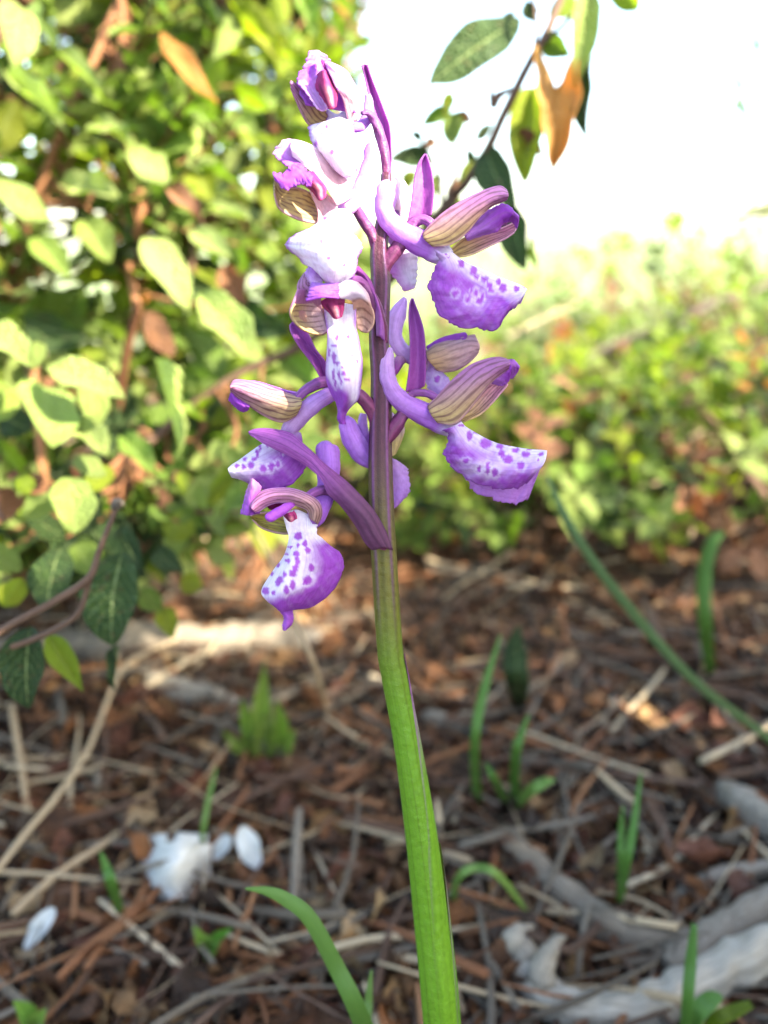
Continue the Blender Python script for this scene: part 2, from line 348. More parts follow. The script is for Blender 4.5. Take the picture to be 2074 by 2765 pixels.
def c_lip(spots, whitef, base=WHITE, edge=VIOLET):
    def f(u, v, x, y):
        wgt = np.clip(whitef(u, v, x, y)+0.10*noi(x*0.02, y*0.02, 2.0), 0, 1)
        c = lerp(edge, base, wgt)
        for sx, sy, rx, ry in spots:
            xx = x-sx+6*noi(y*0.06, x*0.03, sx); yy = y-sy+6*noi(x*0.06, y*0.03, sy)
            r = np.sqrt((xx/rx)**2+(yy/ry)**2)
            c = lerp(c, WHITE, sst(2.2, 1.1, r)*0.5)
        for sx, sy, rx, ry in spots:
            xx = x-sx+7*noi(y*0.06, x*0.03, sx); yy = y-sy+7*noi(x*0.06, y*0.03, sy)
            r = np.sqrt((xx/rx)**2+(yy/ry)**2)
            c = lerp(c, np.array((0.38, 0.05, 0.52)), sst(1.30, 0.72, r)*0.92)
        return c
    return f
def c_bract(u, v, x, y):
    c = lerp(BRACT, np.array((0.40, 0.12, 0.46)), u)
    fr = np.abs((v*7) % 1.0-0.5)
    return lerp(c, c*0.45, sst(0.16, 0.05, fr)*0.6)
def c_ovary(u, v, x, y):
    return lerp(STP*1.7+np.array((0.03, 0, 0.03)), np.array((0.20, 0.06, 0.22)), sst(0.1, 0.9, u))*(0.75+0.5*(np.sin(v*2*np.pi*6)*0.5+0.5))[..., None]
def c_spur(tip, base):
    return lambda u, v, x, y: lerp(tip, base, sst(0.0, 0.75, u))*(1+0.10*np.sin(v*40+u*3))[..., None]

# stem: x, y, d, half width (photo px); from the ground up
stem_pts = [(1043, 470, 8, 14), (1040, 560, 6, 17), (1024, 669, 0, 23), (1028, 765, 0, 26), (1023, 910, 0, 26), (1029, 1030, 0, 27), (1027, 1226, 0, 31), (1031, 1400, 0, 33.5),
            (1036, 1489, 4, 34), (1052, 1740, 22, 35), (1066, 1830, 34, 36), (1098, 2000, 58, 37), (1136, 2250, 100, 44), (1165, 2500, 145, 49), (1192, 2765, 195, 53)]
sb = G(1320, 3950)          # foot of the stem, below the frame
last = PW(np.array(stem_pts[-1][:3])); prev = PW(np.array(stem_pts[-2][:3]))
dirn = (last-prev)/np.linalg.norm(last-prev); dirn = dirn + np.array([0, 0.15, -0.5]); dirn /= np.linalg.norm(dirn)
foot = last + dirn*(last[2]/-dirn[2]); foot[2] = hgt(foot[0], foot[1])
orchid = empty('orchid', foot)
tag(orchid, 'purple flowering orchid with spotted lips on one upright green stem', 'orchid')
def stem_colour(y):
    c = lerp(STP, STO, sst(1150, 1560, y)); return lerp(c, STG, sst(1560, 2000, y))
def build_stem():
    P = [PW(np.array(p[:3])) for p in stem_pts]; R = [p[3]*PX for p in stem_pts]
    P += [last*0.5+foot*0.5, foot-np.array([0, 0, 0.004])]; R += [R[-1]*1.02, R[-1]*1.05]
    n, m = 36, 150
    V, F, UV = tube_v(P, R, n, m)
    yy = np.array([proj(v)[1] for v in V])
    # ridged: low ribs along the stem, stronger among the flowers
    Cc = crsp(np.array(P), m).repeat(n, axis=0); rib = 0.07*np.sin(UV[:, 1]*2*np.pi*5+0.6)*sst(1750, 1150, yy)+0.02*np.sin(UV[:, 1]*2*np.pi*11)
    V = Cc+(V-Cc)*(1+rib)[:, None]
    c = stem_colour(yy)*(1+(0.05+0.24*sst(1850, 1450, yy))*np.sin(UV[:, 1]*2*np.pi*9+UV[:, 0]*3))[:, None]
    c = lerp(c, np.array((0.20, 0.07, 0.20)), 0.8*sst(0.5, 1.0, np.sin(UV[:, 1]*2*np.pi*5+0.6))*sst(1800, 1300, yy))
    V, F, UV = capped(V, F, UV, n); c = np.vstack([c, c[:1], c[-1:]])
    add('stem', V, F, M_STEM, orchid, uv=UV, col=c)
    # sheathing leaves wrapped round the lower stem
    def sheath(y0, y1, a0, open_, dr, ctop, cbot, tip_out):
        V = []; C = []; nu, nv = 44, 26
        PP = crsp(np.array(P), 400); RR = crsp(np.array(R), 400); py = np.array([proj(p)[1] for p in PP])
        for i in range(nu):
            t = i/(nu-1); yq = y0+(y1-y0)*t
            k = int(np.argmin(np.abs(py-yq))); c0 = PP[k]; r = RR[k]+dr*PX
            half = math.pi*open_*min(1.0, (0.05+t*1.5)**0.8)
            for j in range(nv):
                b = a0+(j/(nv-1)*2-1)*half
                rr = r+tip_out*PX*(1-t)**3
                d = math.cos(b)*np.array([1.0, 0, 0])+math.sin(b)*(-FW)
                ed = min(j, nv-1-j)/(nv-1)
                V.append(c0+d*(rr-(dr+1.2)*PX*max(0.0, 1-ed/0.10)**1.5*min(1, t*6)))
                C.append(lerp(ctop, cbot, sst(0.0, 0.3, np.array(t)))*(0.95+0.08*math.sin(j*2.1)))
                e = min(j, nv-1-j)
                if e < 2: C[-1] = C[-1]*(0.5+0.5*t)+0.5*np.array((0.26, 0.10, 0.26))*(1-t)**2
        add('sheath_leaf', np.array(V), gridF(nu, nv), M_STEM, orchid, col=np.array(C), uv=np.zeros((nu*nv, 2)))
    sheath(1765, 3000, -0.15, 0.62, 2.0, np.array((0.26, 0.08, 0.26)), STG*np.array((1.12, 1.1, 1.0)), 2)
    sheath(2290, 3300, -0.55, 0.50, 3.4, np.array((0.14, 0.16, 0.03)), STG*np.array((0.85, 0.92, 0.9)), 10)
build_stem()

def column_part(parent, crop, rows, dz):
    def f(u, v, x, y):
        c = lerp(MAG*0.8, np.array((0.50, 0.06, 0.22)), u)
        c = lerp(c, np.array((0.75, 0.35, 0.35)), sst(0.16, 0.06, np.abs(v-0.5))*sst(0.35, 0.6, u)*sst(1.0, 0.8, u)*0.7)
        return lerp(c, MAG*0.35, sst(0.10, 0.03, np.abs(np.abs(v-0.5)-0.25))*sst(0.2, 0.4, u)*0.8)
    return sheet('column', parent, crop, rows, f, nu=24, nv=22, dz=dz, thick=0.0004)
def arcd(rows, e0, mid, e1):               # give 3-point rows depths edge/mid/edge (numbers or per-row lists)
    g = lambda q, i: q[i] if isinstance(q, (list, tuple)) else q
    return [[(r[0][0], r[0][1], g(e0, i)), (r[1][0], r[1][1], g(mid, i)), (r[2][0], r[2][1], g(e1, i))] for i, r in enumerate(rows)]
def ramp_l(a, b, n): return [a+(b-a)*i/(n-1) for i in range(n)]

# ---- F1, the top flower
def flower1():
    ov = ptube('flower', orchid, C1, [(1150, 850, -40, 26), (1220, 850, -25, 40), (1300, 950, -8, 55), (1370, 1150, 2, 58), (1415, 1400, 6, 52), (1425, 1600, 8, 50), (1420, 1900, 6, 50)],
               lambda u, v, x, y: c_ovary(1-u, v, x, y), ridge=0.10, mat=M_STEM)
    L = [[(1145, 318), (1178, 305), (1212, 312)], [(1170, 390), (1210, 400), (1248, 430)], [(1212, 600), (1262, 590), (1312, 590)], [(1250, 800), (1330, 800), (1400, 820)], [(1300, 980), (1390, 990), (1462, 1000)],
         [(1350, 1250), (1430, 1250), (1482, 1250)], [(1380, 1500), (1440, 1500), (1474, 1500)], [(1390, 1640), (1430, 1640), (1450, 1640)]]
    sheet('bract', ov, C1, arcd(L, 8, 22, 2), c_bract, dz=10)
    ptube('spur', ov, C1, [(1215, 640, 22, 30), (1225, 740, 22, 50), (1215, 880, 18, 62), (1150, 985, 5, 62), (1060, 1010, -30, 58), (980, 980, -60, 60)], c_spur(PALEL, LAV))
    n = 6
    sheet('sepal', ov, C1, arcd([[(350, 490), (347, 520), (360, 590)], [(470, 555), (440, 660), (425, 750)], [(600, 675), (560, 780), (490, 890)], [(720, 800), (660, 905), (575, 1000)], [(785, 880), (775, 950), (720, 1010)]],
          ramp_l(-150, -60, 5), ramp_l(-150, -45, 5), ramp_l(-140, -70, 5)), c_sepal(SEPP, OLIVE, 5, SEPP, rev=False), dz=0)
    sheet('sepal', ov, C1, arcd([[(725, 275), (760, 272), (790, 282)], [(790, 420), (880, 375), (950, 360)], [(860, 570), (970, 525), (1040, 480)], [(930, 680), (1035, 670), (1118, 640)], [(968, 820), (1065, 800), (1142, 790)], [(1000, 945), (1050, 950), (1090, 935)]],
          [-190, -180, -170, -150, -120, -90], [-185, -175, -160, -135, -100, -70], [-160, -130, -105, -80, -55, -45]), c_sepal(LAV*1.1, PINK*0.9, 6, SEPP, vs=0.4))
    sheet('dorsal_sepal', ov, C1, arcd([[(560, 160), (650, 150), (760, 215)], [(520, 290), (640, 260), (800, 280)], [(470, 420), (650, 380), (900, 420)], [(430, 520), (700, 560), (1000, 600)], [(520, 760), (760, 800), (1080, 850)]],
          -140, -110, -100), c_plain(LAV, VIOLET), frill=5)
    sheet('petal', ov, C1, arcd([[(445, 390), (540, 340), (640, 300)], [(430, 500), (540, 480), (650, 420)], [(500, 590), (590, 610), (660, 560)], [(580, 700), (670, 730), (720, 700)], [(650, 800), (720, 830), (770, 790)]],
          -160, -140, -155), c_sepal(VIOLET, PALEL, 3, vs=0.2), frill=3)
    sheet('petal', ov, C1, arcd([[(690, 250), (720, 262), (760, 280)], [(720, 330), (760, 350), (810, 380)], [(770, 450), (810, 470), (850, 500)], [(830, 560), (860, 570), (880, 590)]], -165, -160, -170), c_plain(MAG*1.2, VIOLET))
    column_part(ov, C1, arcd([[(660, 420), (720, 375), (765, 415)], [(642, 560), (740, 510), (835, 520)], [(700, 665), (785, 650), (872, 600)], [(790, 790), (820, 805), (852, 780)]], -150, -185, -150), 0)
    lip = [[(760, 800), (820, 850), (880, 870), (930, 840), (985, 800)], [(740, 960), (820, 930), (900, 900), (970, 930), (1055, 950)], [(565, 1000), (700, 975), (830, 950), (950, 950), (1052, 1030)], [(575, 1120), (700, 1130), (830, 1120), (970, 1110), (1080, 1120)],
           [(620, 1230), (720, 1260), (850, 1270), (980, 1250), (1102, 1240)], [(680, 1290), (760, 1350), (870, 1400), (1000, 1380), (1105, 1400)], [(780, 1420), (840, 1470), (900, 1510), (990, 1530), (1090, 1500)], [(890, 1520), (920, 1545), (955, 1565), (1000, 1570), (1060, 1535)]]
    D = [(-70, -72, -75, -72, -70), (-85, -95, -100, -95, -85), (-120, -150, -165, -150, -120), (-140, -185, -200, -185, -140), (-140, -190, -205, -190, -140), (-130, -180, -195, -180, -125), (-120, -160, -175, -165, -115), (-110, -130, -145, -135, -110)]
    lip = [[(p[0], p[1], d) for p, d in zip(r, dd)] for r, dd in zip(lip, D)]
    sheet('lip', ov, C1, lip, c_lip([(760, 1010, 18, 25), (820, 1290, 25, 30), (700, 1080, 12, 16), (880, 1180, 22, 18), (640, 1200, 20, 40), (940, 1340, 18, 22)], lambda u, v, x, y: 1-0.9*sst(0.40, 0.5, np.abs(v-0.5))-0.8*sst(0.93, 1.0, u), base=WHITE), nu=50, nv=40, frill=4, seed=1.0)
# ---- F2
def flower2():
    ov = ptube('flower', orchid, C2, [(1335, 900, 0, 50), (1312, 720, -2, 58), (1250, 530, -12, 62), (1150, 370, -30, 62), (1060, 230, -60, 58), (960, 60, -90, 60), (840, -60, -110, 60)], c_ovary, ridge=0.08, mat=M_STEM)
    ptube('spur', ov, C1, [(1238, 1190, 5, 35), (1248, 1270, 0, 72), (1250, 1380, -10, 82), (1215, 1510, -25, 90), (1155, 1660, -45, 88), (1080, 1810, -65, 85), (1000, 1900, -85, 85), (930, 1930, -105, 80)], c_spur(LAV, PALEL))
    sheet('sepal', ov, C1, arcd([[(172, 1560), (166, 1640), (168, 1760)], [(270, 1660), (232, 1790), (222, 1920)], [(420, 1680), (400, 1850), (375, 2020)], [(540, 1720), (545, 1890), (540, 2075)], [(620, 1790), (645, 1930), (680, 2090)]],
          ramp_l(-190, -105, 5), ramp_l(-170, -85, 5), ramp_l(-185, -115, 5)), c_sepal(OLIVE, OLIVE*np.array((1.1, 1.05, 1.0)), 7, SEPP))
    sheet('sepal', ov, C1, arcd([[(370, 1150), (355, 1230), (375, 1330)], [(500, 1180), (470, 1290), (480, 1420)], [(640, 1245), (590, 1370), (600, 1530)], [(800, 1345), (720, 1500), (720, 1650)], [(950, 1545), (860, 1680), (815, 1790)], [(1065, 1780), (970, 1840), (870, 1890)]],
          ramp_l(-200, -95, 6), ramp_l(-235, -130, 6), ramp_l(-215, -140, 6)), c_sepal(WHITE, PINK*1.05, 5, WHITE, vs=0.12))  # near white: sun overexposure painted into this sepal
    sheet('petal', ov, C1, arcd([[(255, 1165), (330, 1142), (450, 1165)], [(165, 1305), (280, 1290), (400, 1290)], [(310, 1450), (390, 1430), (480, 1420)], [(420, 1560), (480, 1540), (540, 1500)]], -215, -205, -200), c_sepal(PALEL, VIOLET, 2, vs=0.2), frill=4)
    sheet('petal', ov, C1, arcd([[(150, 1515), (160, 1550), (178, 1600)], [(270, 1530), (270, 1610), (282, 1705)], [(390, 1440), (405, 1540), (415, 1665)], [(510, 1490), (500, 1560), (490, 1650)], [(600, 1560), (590, 1620), (580, 1680)]], -210, -220, -215), c_plain(VIOLET, VIOLET*1.05), frill=4)
    column_part(ov, C1, arcd([[(470, 1560), (520, 1530), (600, 1510)], [(500, 1640), (590, 1620), (690, 1620)], [(600, 1720), (670, 1700), (740, 1690)], [(660, 1800), (690, 1830), (735, 1790)]], -170, -205, -185), 0)
    sheet('throat', ov, C1, arcd([[(560, 1700), (660, 1720), (760, 1760)], [(600, 1800), (720, 1850), (870, 1880)], [(660, 1960), (740, 1990), (850, 2000)], [(650, 2100), (740, 2070), (860, 2040)]], -130, -115, -140), c_plain(PINK, PINK))
    pts = [[(650, 430), (740, 340), (840, 280), (940, 270), (1030, 280)], [(560, 490), (690, 460), (840, 430), (960, 420), (1040, 420)], [(400, 560), (600, 560), (820, 560), (960, 550), (1040, 530)], [(300, 650), (560, 650), (800, 680), (980, 660), (1125, 630)],
           [(330, 720), (560, 750), (800, 790), (980, 770), (1147, 720)], [(440, 800), (600, 850), (800, 880), (970, 860), (1105, 800)], [(500, 880), (640, 930), (800, 970), (960, 950), (1090, 900)], [(600, 910), (680, 1000), (800, 1050), (930, 1050), (1080, 970)], [(720, 1060), (770, 1100), (840, 1122), (910, 1090), (1040, 1045)]]
    D = [(-125, -140, -150, -140, -125), (-140, -175, -190, -175, -140), (-150, -200, -215, -200, -150), (-150, -210, -230, -210, -150), (-140, -210, -235, -210, -140), (-130, -200, -230, -200, -130), (-120, -190, -215, -190, -120), (-120, -170, -195, -170, -120), (-115, -145, -165, -145, -120)]
    sheet('lip', ov, C2, [[(p[0], p[1], d) for p, d in zip(r, dd)] for r, dd in zip(pts, D)],
          c_lip([(945, 890, 12, 18), (740, 375, 25, 15), (700, 640, 18, 30), (860, 700, 20, 26), (780, 820, 24, 18)], lambda u, v, x, y: 1-0.85*sst(0.42, 0.5, np.abs(v-0.5))-0.9*sst(0.90, 1.0, u), base=WHITE*1.02), nu=60, nv=44, frill=5, seed=2.0)
# ---- F3, facing the viewer
def flower3():
    ov = ptube('flower', orchid, C2, [(1400, 1760, -6, 50), (1370, 1560, -24, 58), (1310, 1350, -34, 62), (1220, 1180, -45, 60), (1130, 1080, -60, 55), (1030, 1060, -90, 50), (930, 1100, -110, 45)], c_ovary, ridge=0.08, mat=M_STEM)
    sheet('bract', ov, C2, arcd([[(1040, 970), (1070, 940), (1105, 905)], [(1130, 1030), (1180, 1010), (1240, 1060)], [(1230, 1180), (1260, 1160), (1300, 1230)], [(1285, 1320), (1320, 1300), (1350, 1400)], [(1310, 1500), (1360, 1500), (1390, 1560)], [(1320, 1690), (1360, 1700), (1400, 1740)]],
          -30, -48, -30), c_bract, dz=-8)
    sheet('sepal', ov, C2, arcd([[(430, 1170), (560, 1160), (690, 1180)], [(385, 1290), (520, 1300), (690, 1290)], [(342, 1410), (520, 1420), (715, 1400)], [(370, 1510), (560, 1530), (735, 1480)], [(470, 1610), (620, 1615), (750, 1560)], [(600, 1672), (700, 1675), (768, 1645)]],
          [-160, -165, -160, -150, -140, -125], [-130, -110, -95, -90, -95, -105], [-120, -95, -85, -85, -92, -100]), c_sepal(SEPP, PINK*np.array((0.85, 0.78, 0.42)), 2, SEPP, vs=0.0), nu=30)
    def stripes(n_, a, b):
        def f(u, v, x, y):
            c = lerp(a, b, sst(0.1, 0.9, v)); fr = np.abs((u*n_+0.25*np.sin(v*4)) % 1-0.5)
            return lerp(c, VEIN*1.3, sst(0.2, 0.06, fr)*0.7*sst(0.0, 0.1, v)*sst(1.0, 0.8, v))
        return f
    sheet('sepal_lining', ov, C2, arcd([[(395, 1330), (500, 1330), (600, 1320)], [(352, 1410), (500, 1420), (690, 1400)], [(378, 1505), (540, 1525), (725, 1480)], [(478, 1605), (615, 1610), (745, 1560)], [(605, 1664), (695, 1668), (760, 1642)]],
          [-164, -164, -154, -144, -130], [-114, -99, -94, -99, -109], [-99, -89, -89, -96, -104]), stripes(6, OLIVE*1.25, PINK*0.9), nu=40)
    sheet('sepal', ov, C2, arcd([[(885, 1110), (990, 1062), (1100, 1088)], [(885, 1245), (1050, 1175), (1205, 1200)], [(1030, 1290), (1145, 1275), (1252, 1330)], [(1060, 1420), (1175, 1420), (1290, 1470)], [(1085, 1520), (1185, 1540), (1272, 1580)], [(1095, 1600), (1160, 1645), (1215, 1650)]],
          [-175, -185, -120, -95, -95, -95], [-170, -165, -120, -90, -85, -90], [-140, -120, -115, -110, -105, -105]),
          lambda u, v, x, y: lerp(lerp(WHITE*0.95, PINK*0.9, sst(0.7, 1.0, v)), stripes(6, PINK, PINK*0.85)(u, v, x, y)*np.array((0.85, 0.8, 0.55)), sst(0.33, 0.42, u)), nu=40)  # upper part whitened to paint in the sunlit top of the hood
    sheet('petal', ov, C2, arcd([[(590, 1080), (720, 1105), (895, 1070)], [(560, 1180), (720, 1185), (895, 1180)], [(525, 1300), (720, 1258), (890, 1270)]], [-165, -185, -195], [-180, -205, -215], [-165, -185, -190]), c_plain(LAV, VIOLET), frill=3)
    sheet('petal', ov, C2, arcd([[(560, 900), (600, 930), (690, 960)], [(520, 985), (590, 1010), (700, 1040)], [(540, 1060), (600, 1090), (710, 1110)], [(600, 1140), (650, 1150), (720, 1150)]], -150, -165, -160), c_sepal(LAV, PALEL, 2, vs=0.2), frill=3)
    sheet('dorsal_sepal', ov, C2, arcd([[(505, 985), (530, 975), (570, 1000)], [(440, 1090), (510, 1080), (600, 1120)], [(430, 1180), (540, 1150), (640, 1180)], [(480, 1260), (620, 1230), (800, 1220)]], -120, -140, -140), c_sepal(SEPP, SEPP, 4))
    column_part(ov, C2, arcd([[(700, 1290), (830, 1250), (950, 1270)], [(720, 1350), (830, 1330), (945, 1340)], [(790, 1420), (860, 1420), (935, 1400)], [(840, 1480), (880, 1495), (915, 1470)]], -120, -150, -120), 0)
    rows = [[(945, -80), (1090, -110), (1254, -90)], [(955, 0), (1092, 0), (1250, 10)], [(970, 90), (1095, 100), (1250, 110)], [(985, 200), (1110, 210), (1270, 210)], [(984, 300), (1125, 310), (1288, 320)], [(976, 430), (1135, 430), (1306, 430)], [(970, 540), (1135, 545), (1300, 560)],
            [(985, 650), (1140, 665), (1286, 690)], [(1030, 755), (1150, 770), (1268, 785)], [(1068, 825), (1140, 840), (1205, 850)], [(1084, 900), (1120, 905), (1160, 910)], [(1078, 965), (1110, 975), (1142, 975)], [(1100, 1010), (1125, 1020), (1152, 1022)]]
    sheet('lip', ov, C5, arcd(rows, [-95, -100, -110, -125, -125, -120, -115, -110, -110, -112, -115, -115, -112], [-80, -85, -100, -150, -190, -205, -205, -195, -178, -160, -140, -130, -125], [-95, -100, -110, -125, -125, -120, -115, -110, -110, -112, -115, -115, -112]),
          c_lip([(1075, 220, 18, 26), (1175, 215, 18, 30), (1055, 290, 28, 15), (1005, 350, 14, 38), (1050, 395, 20, 45), (1072, 450, 36, 20), (1190, 305, 42, 12), (1245, 312, 10, 20), (1205, 380, 20, 16), (1045, 560, 13, 55), (1062, 640, 12, 38), (1095, 560, 12, 45), (1115, 620, 10, 40),
                 (1135, 545, 15, 30), (1162, 600, 26, 18), (1120, 490, 10, 12), (1255, 430, 8, 20)], lambda u, v, x, y: lerp(PINK[:1]*0+1, 1, u)[..., 0]*0+1-0.75*sst(0.36, 0.5, np.abs(v-0.5))-1.0*sst(620, 760, y+(1150-x)*0.5)*sst(1230, 1150, x), base=WHITE), nu=66, nv=36, seed=3.0)
# ---- F4, F5: side views to the right
def side_flower(crop, ovary, bract, spur, near, far, petal, dors, lipr, spots, white, seed, dz=0):
    dd = lambda pts: [(p[0], p[1], p[2]+dz, p[3]) for p in pts]
    ov = ptube('flower', orchid, crop, dd(ovary), c_ovary, ridge=0.10, mat=M_STEM)
    if bract: sheet('bract', ov, crop, arcd(bract, 4, 22, 4), lambda u, v, x, y: c_bract(u, v, x, y)*1.05, dz=dz+12)
    ptube('spur', ov, crop, dd(spur), lambda u, v, x, y: lerp(c_spur(PALEL*0.95+0.02, LAV*np.array((0.92, 0.8, 0.95)))(u, v, x, y), WHITE*0.95, sst(0.78, 0.97, u)), n=22)
    n = len(near)
    sheet('sepal', ov, crop, arcd(near, ramp_l(-25, -45, n), ramp_l(-50, -85, n), ramp_l(-40, -60, n)), c_sepal(OLIVE*np.array((1.0, 0.92, 0.95)), SEPP*1.05, 5, SEPP, vs=0.72, purple_v=0.6), nu=40, nv=34, dz=dz)
    n = len(far)
    sheet('sepal', ov, crop, arcd(far, ramp_l(30, 40, n), ramp_l(50, 70, n), ramp_l(30, 45, n)), c_sepal(OLIVE*1.35, SEPP*1.3+np.array((0.15, 0.15, 0.05)), 5, vs=0.7), nu=36, nv=26, dz=dz)
    sheet('petal', ov, crop, arcd(petal, -10, -30, -10), c_sepal(LAV, DEEP*1.2, 3, vs=0.25), dz=dz, frill=2)
    sheet('dorsal_sepal', ov, crop, arcd(dors, 10, -5, 25), c_plain(SEPP, VIOLET), dz=dz, frill=2)
    cl = c_lip(spots, white)
    lipc = lambda u, v, x, y: lerp(cl(u, v, x, y)*(1-0.25*sst(0.86, 0.97, v))[..., None], LAV*np.array((0.95, 0.95, 0.92)), sst(0.47, 0.40, v)*sst(0.12, 0.3, u))
    sheet('lip', ov, crop, lipr, lipc, nu=70, nv=60, dz=dz, frill=4.5, frill_ends='lr', seed=seed, ripple=3.0)
    return ov
def lip5(near, far, dtop, dmid, dbot, dfar):
    out = []
    for i, r in enumerate(near):
        f = far[i]
        fm = ((f[0]+r[0][0])/2, (f[1]+r[0][1])/2)
        out.append([(f[0], f[1], dfar[i]), (fm[0], fm[1], (dfar[i]+dtop)/2+25), (r[0][0], r[0][1], dtop), (r[1][0], r[1][1], dmid), (r[2][0], r[2][1], dbot)])
    return out
def flower4():
    near = [[(760, 960), (690, 975), (620, 940)], [(830, 1018), (740, 1055), (652, 1040)], [(900, 1062), (760, 1180), (585, 1165)], [(980, 1095), (810, 1300), (572, 1300)], [(1070, 1135), (900, 1400), (655, 1485)], [(1160, 1175), (1010, 1450), (790, 1592)],
            [(1240, 1205), (1110, 1440), (1000, 1622)], [(1320, 1235), (1200, 1430), (1150, 1630)], [(1375, 1258), (1290, 1380), (1215, 1520)], [(1412, 1285), (1375, 1340), (1320, 1425)]]
    far = [(700, 960), (760, 1030), (720, 1150), (760, 1300), (860, 1420), (980, 1520), (1110, 1540), (1200, 1530), (1270, 1450), (1360, 1390)]
    side_flower(C3,
        [(150, 1180, 0, 60), (190, 1060, 0, 66), (290, 930, -2, 64), (380, 800, -4, 58), (430, 710, -4, 52), (500, 680, -8, 44), (570, 700, -14, 44), (640, 780, -20, 40)],
        [[(385, 700), (480, 690), (590, 640)], [(412, 560), (510, 560), (606, 540)], [(428, 440), (520, 430), (612, 420)], [(445, 320), (520, 310), (602, 310)], [(470, 215), (525, 205), (585, 225)], [(500, 160), (538, 150), (562, 160)], [(532, 116), (540, 114), (546, 118)]],
        [(205, 338, 0, 22), (200, 390, -4, 68), (190, 480, -10, 76), (180, 580, -12, 74), (225, 690, -12, 82), (320, 775, -8, 92), (440, 845, 0, 104), (560, 905, 8, 112), (660, 965, 8, 100), (740, 1010, 4, 70)],
        [[(515, 800), (530, 850), (600, 912)], [(600, 700), (690, 790), (760, 897)], [(760, 570), (830, 690), (900, 790)], [(930, 478), (960, 590), (1000, 665)], [(1080, 415), (1090, 505), (1100, 572)], [(1180, 392), (1190, 470), (1190, 532)], [(1238, 425), (1254, 470), (1240, 505)]],
        [[(760, 930), (780, 985), (800, 1006)], [(880, 830), (920, 925), (930, 985)], [(1040, 790), (1070, 855), (1090, 910)], [(1200, 750), (1215, 800), (1225, 845)], [(1325, 690), (1330, 740), (1300, 795)]],
        [[(860, 790), (880, 830), (900, 860)], [(990, 690), (1010, 760), (1040, 810)], [(1090, 600), (1120, 690), (1160, 780)], [(1200, 545), (1220, 620), (1200, 715)], [(1290, 585), (1290, 620), (1255, 690)]],
        [[(900, 700), (930, 740), (960, 780)], [(1080, 600), (1150, 680), (1180, 740)], [(1220, 560), (1270, 620), (1280, 700)], [(1335, 640), (1345, 670), (1330, 760)]],
        lip5(near, far, -30, -85, -75, ramp_l(-10, 55, 10)),
        [(845, 1065, 30, 36), (950, 1125, 30, 45), (972, 1180, 24, 20), (1048, 1198, 34, 26), (1088, 1250, 26, 32), (1110, 1295, 25, 22), (1168, 1218, 24, 26), (1205, 1272, 34, 40), (1320, 1280, 28, 26), (1385, 1262, 12, 12), (975, 1312, 20, 32), (1030, 1335, 15, 24), (1003, 1382, 32, 30), (905, 1372, 26, 28), (795, 1320, 28, 30), (930, 1297, 9, 10), (712, 980, 13, 10), (740, 1008, 8, 8)],
        lambda u, v, x, y: np.clip(1.12-np.clip((y-(950+0.48*(x-700)))/(150+0.05*(x-700)), 0, 3), 0, 1)*sst(560, 900, x+0.2*y-120)*sst(0.30, 0.44, v)+0.25*np.exp(-(((x-960)/130)**2+((y-1400)/100)**2)), 4.0)
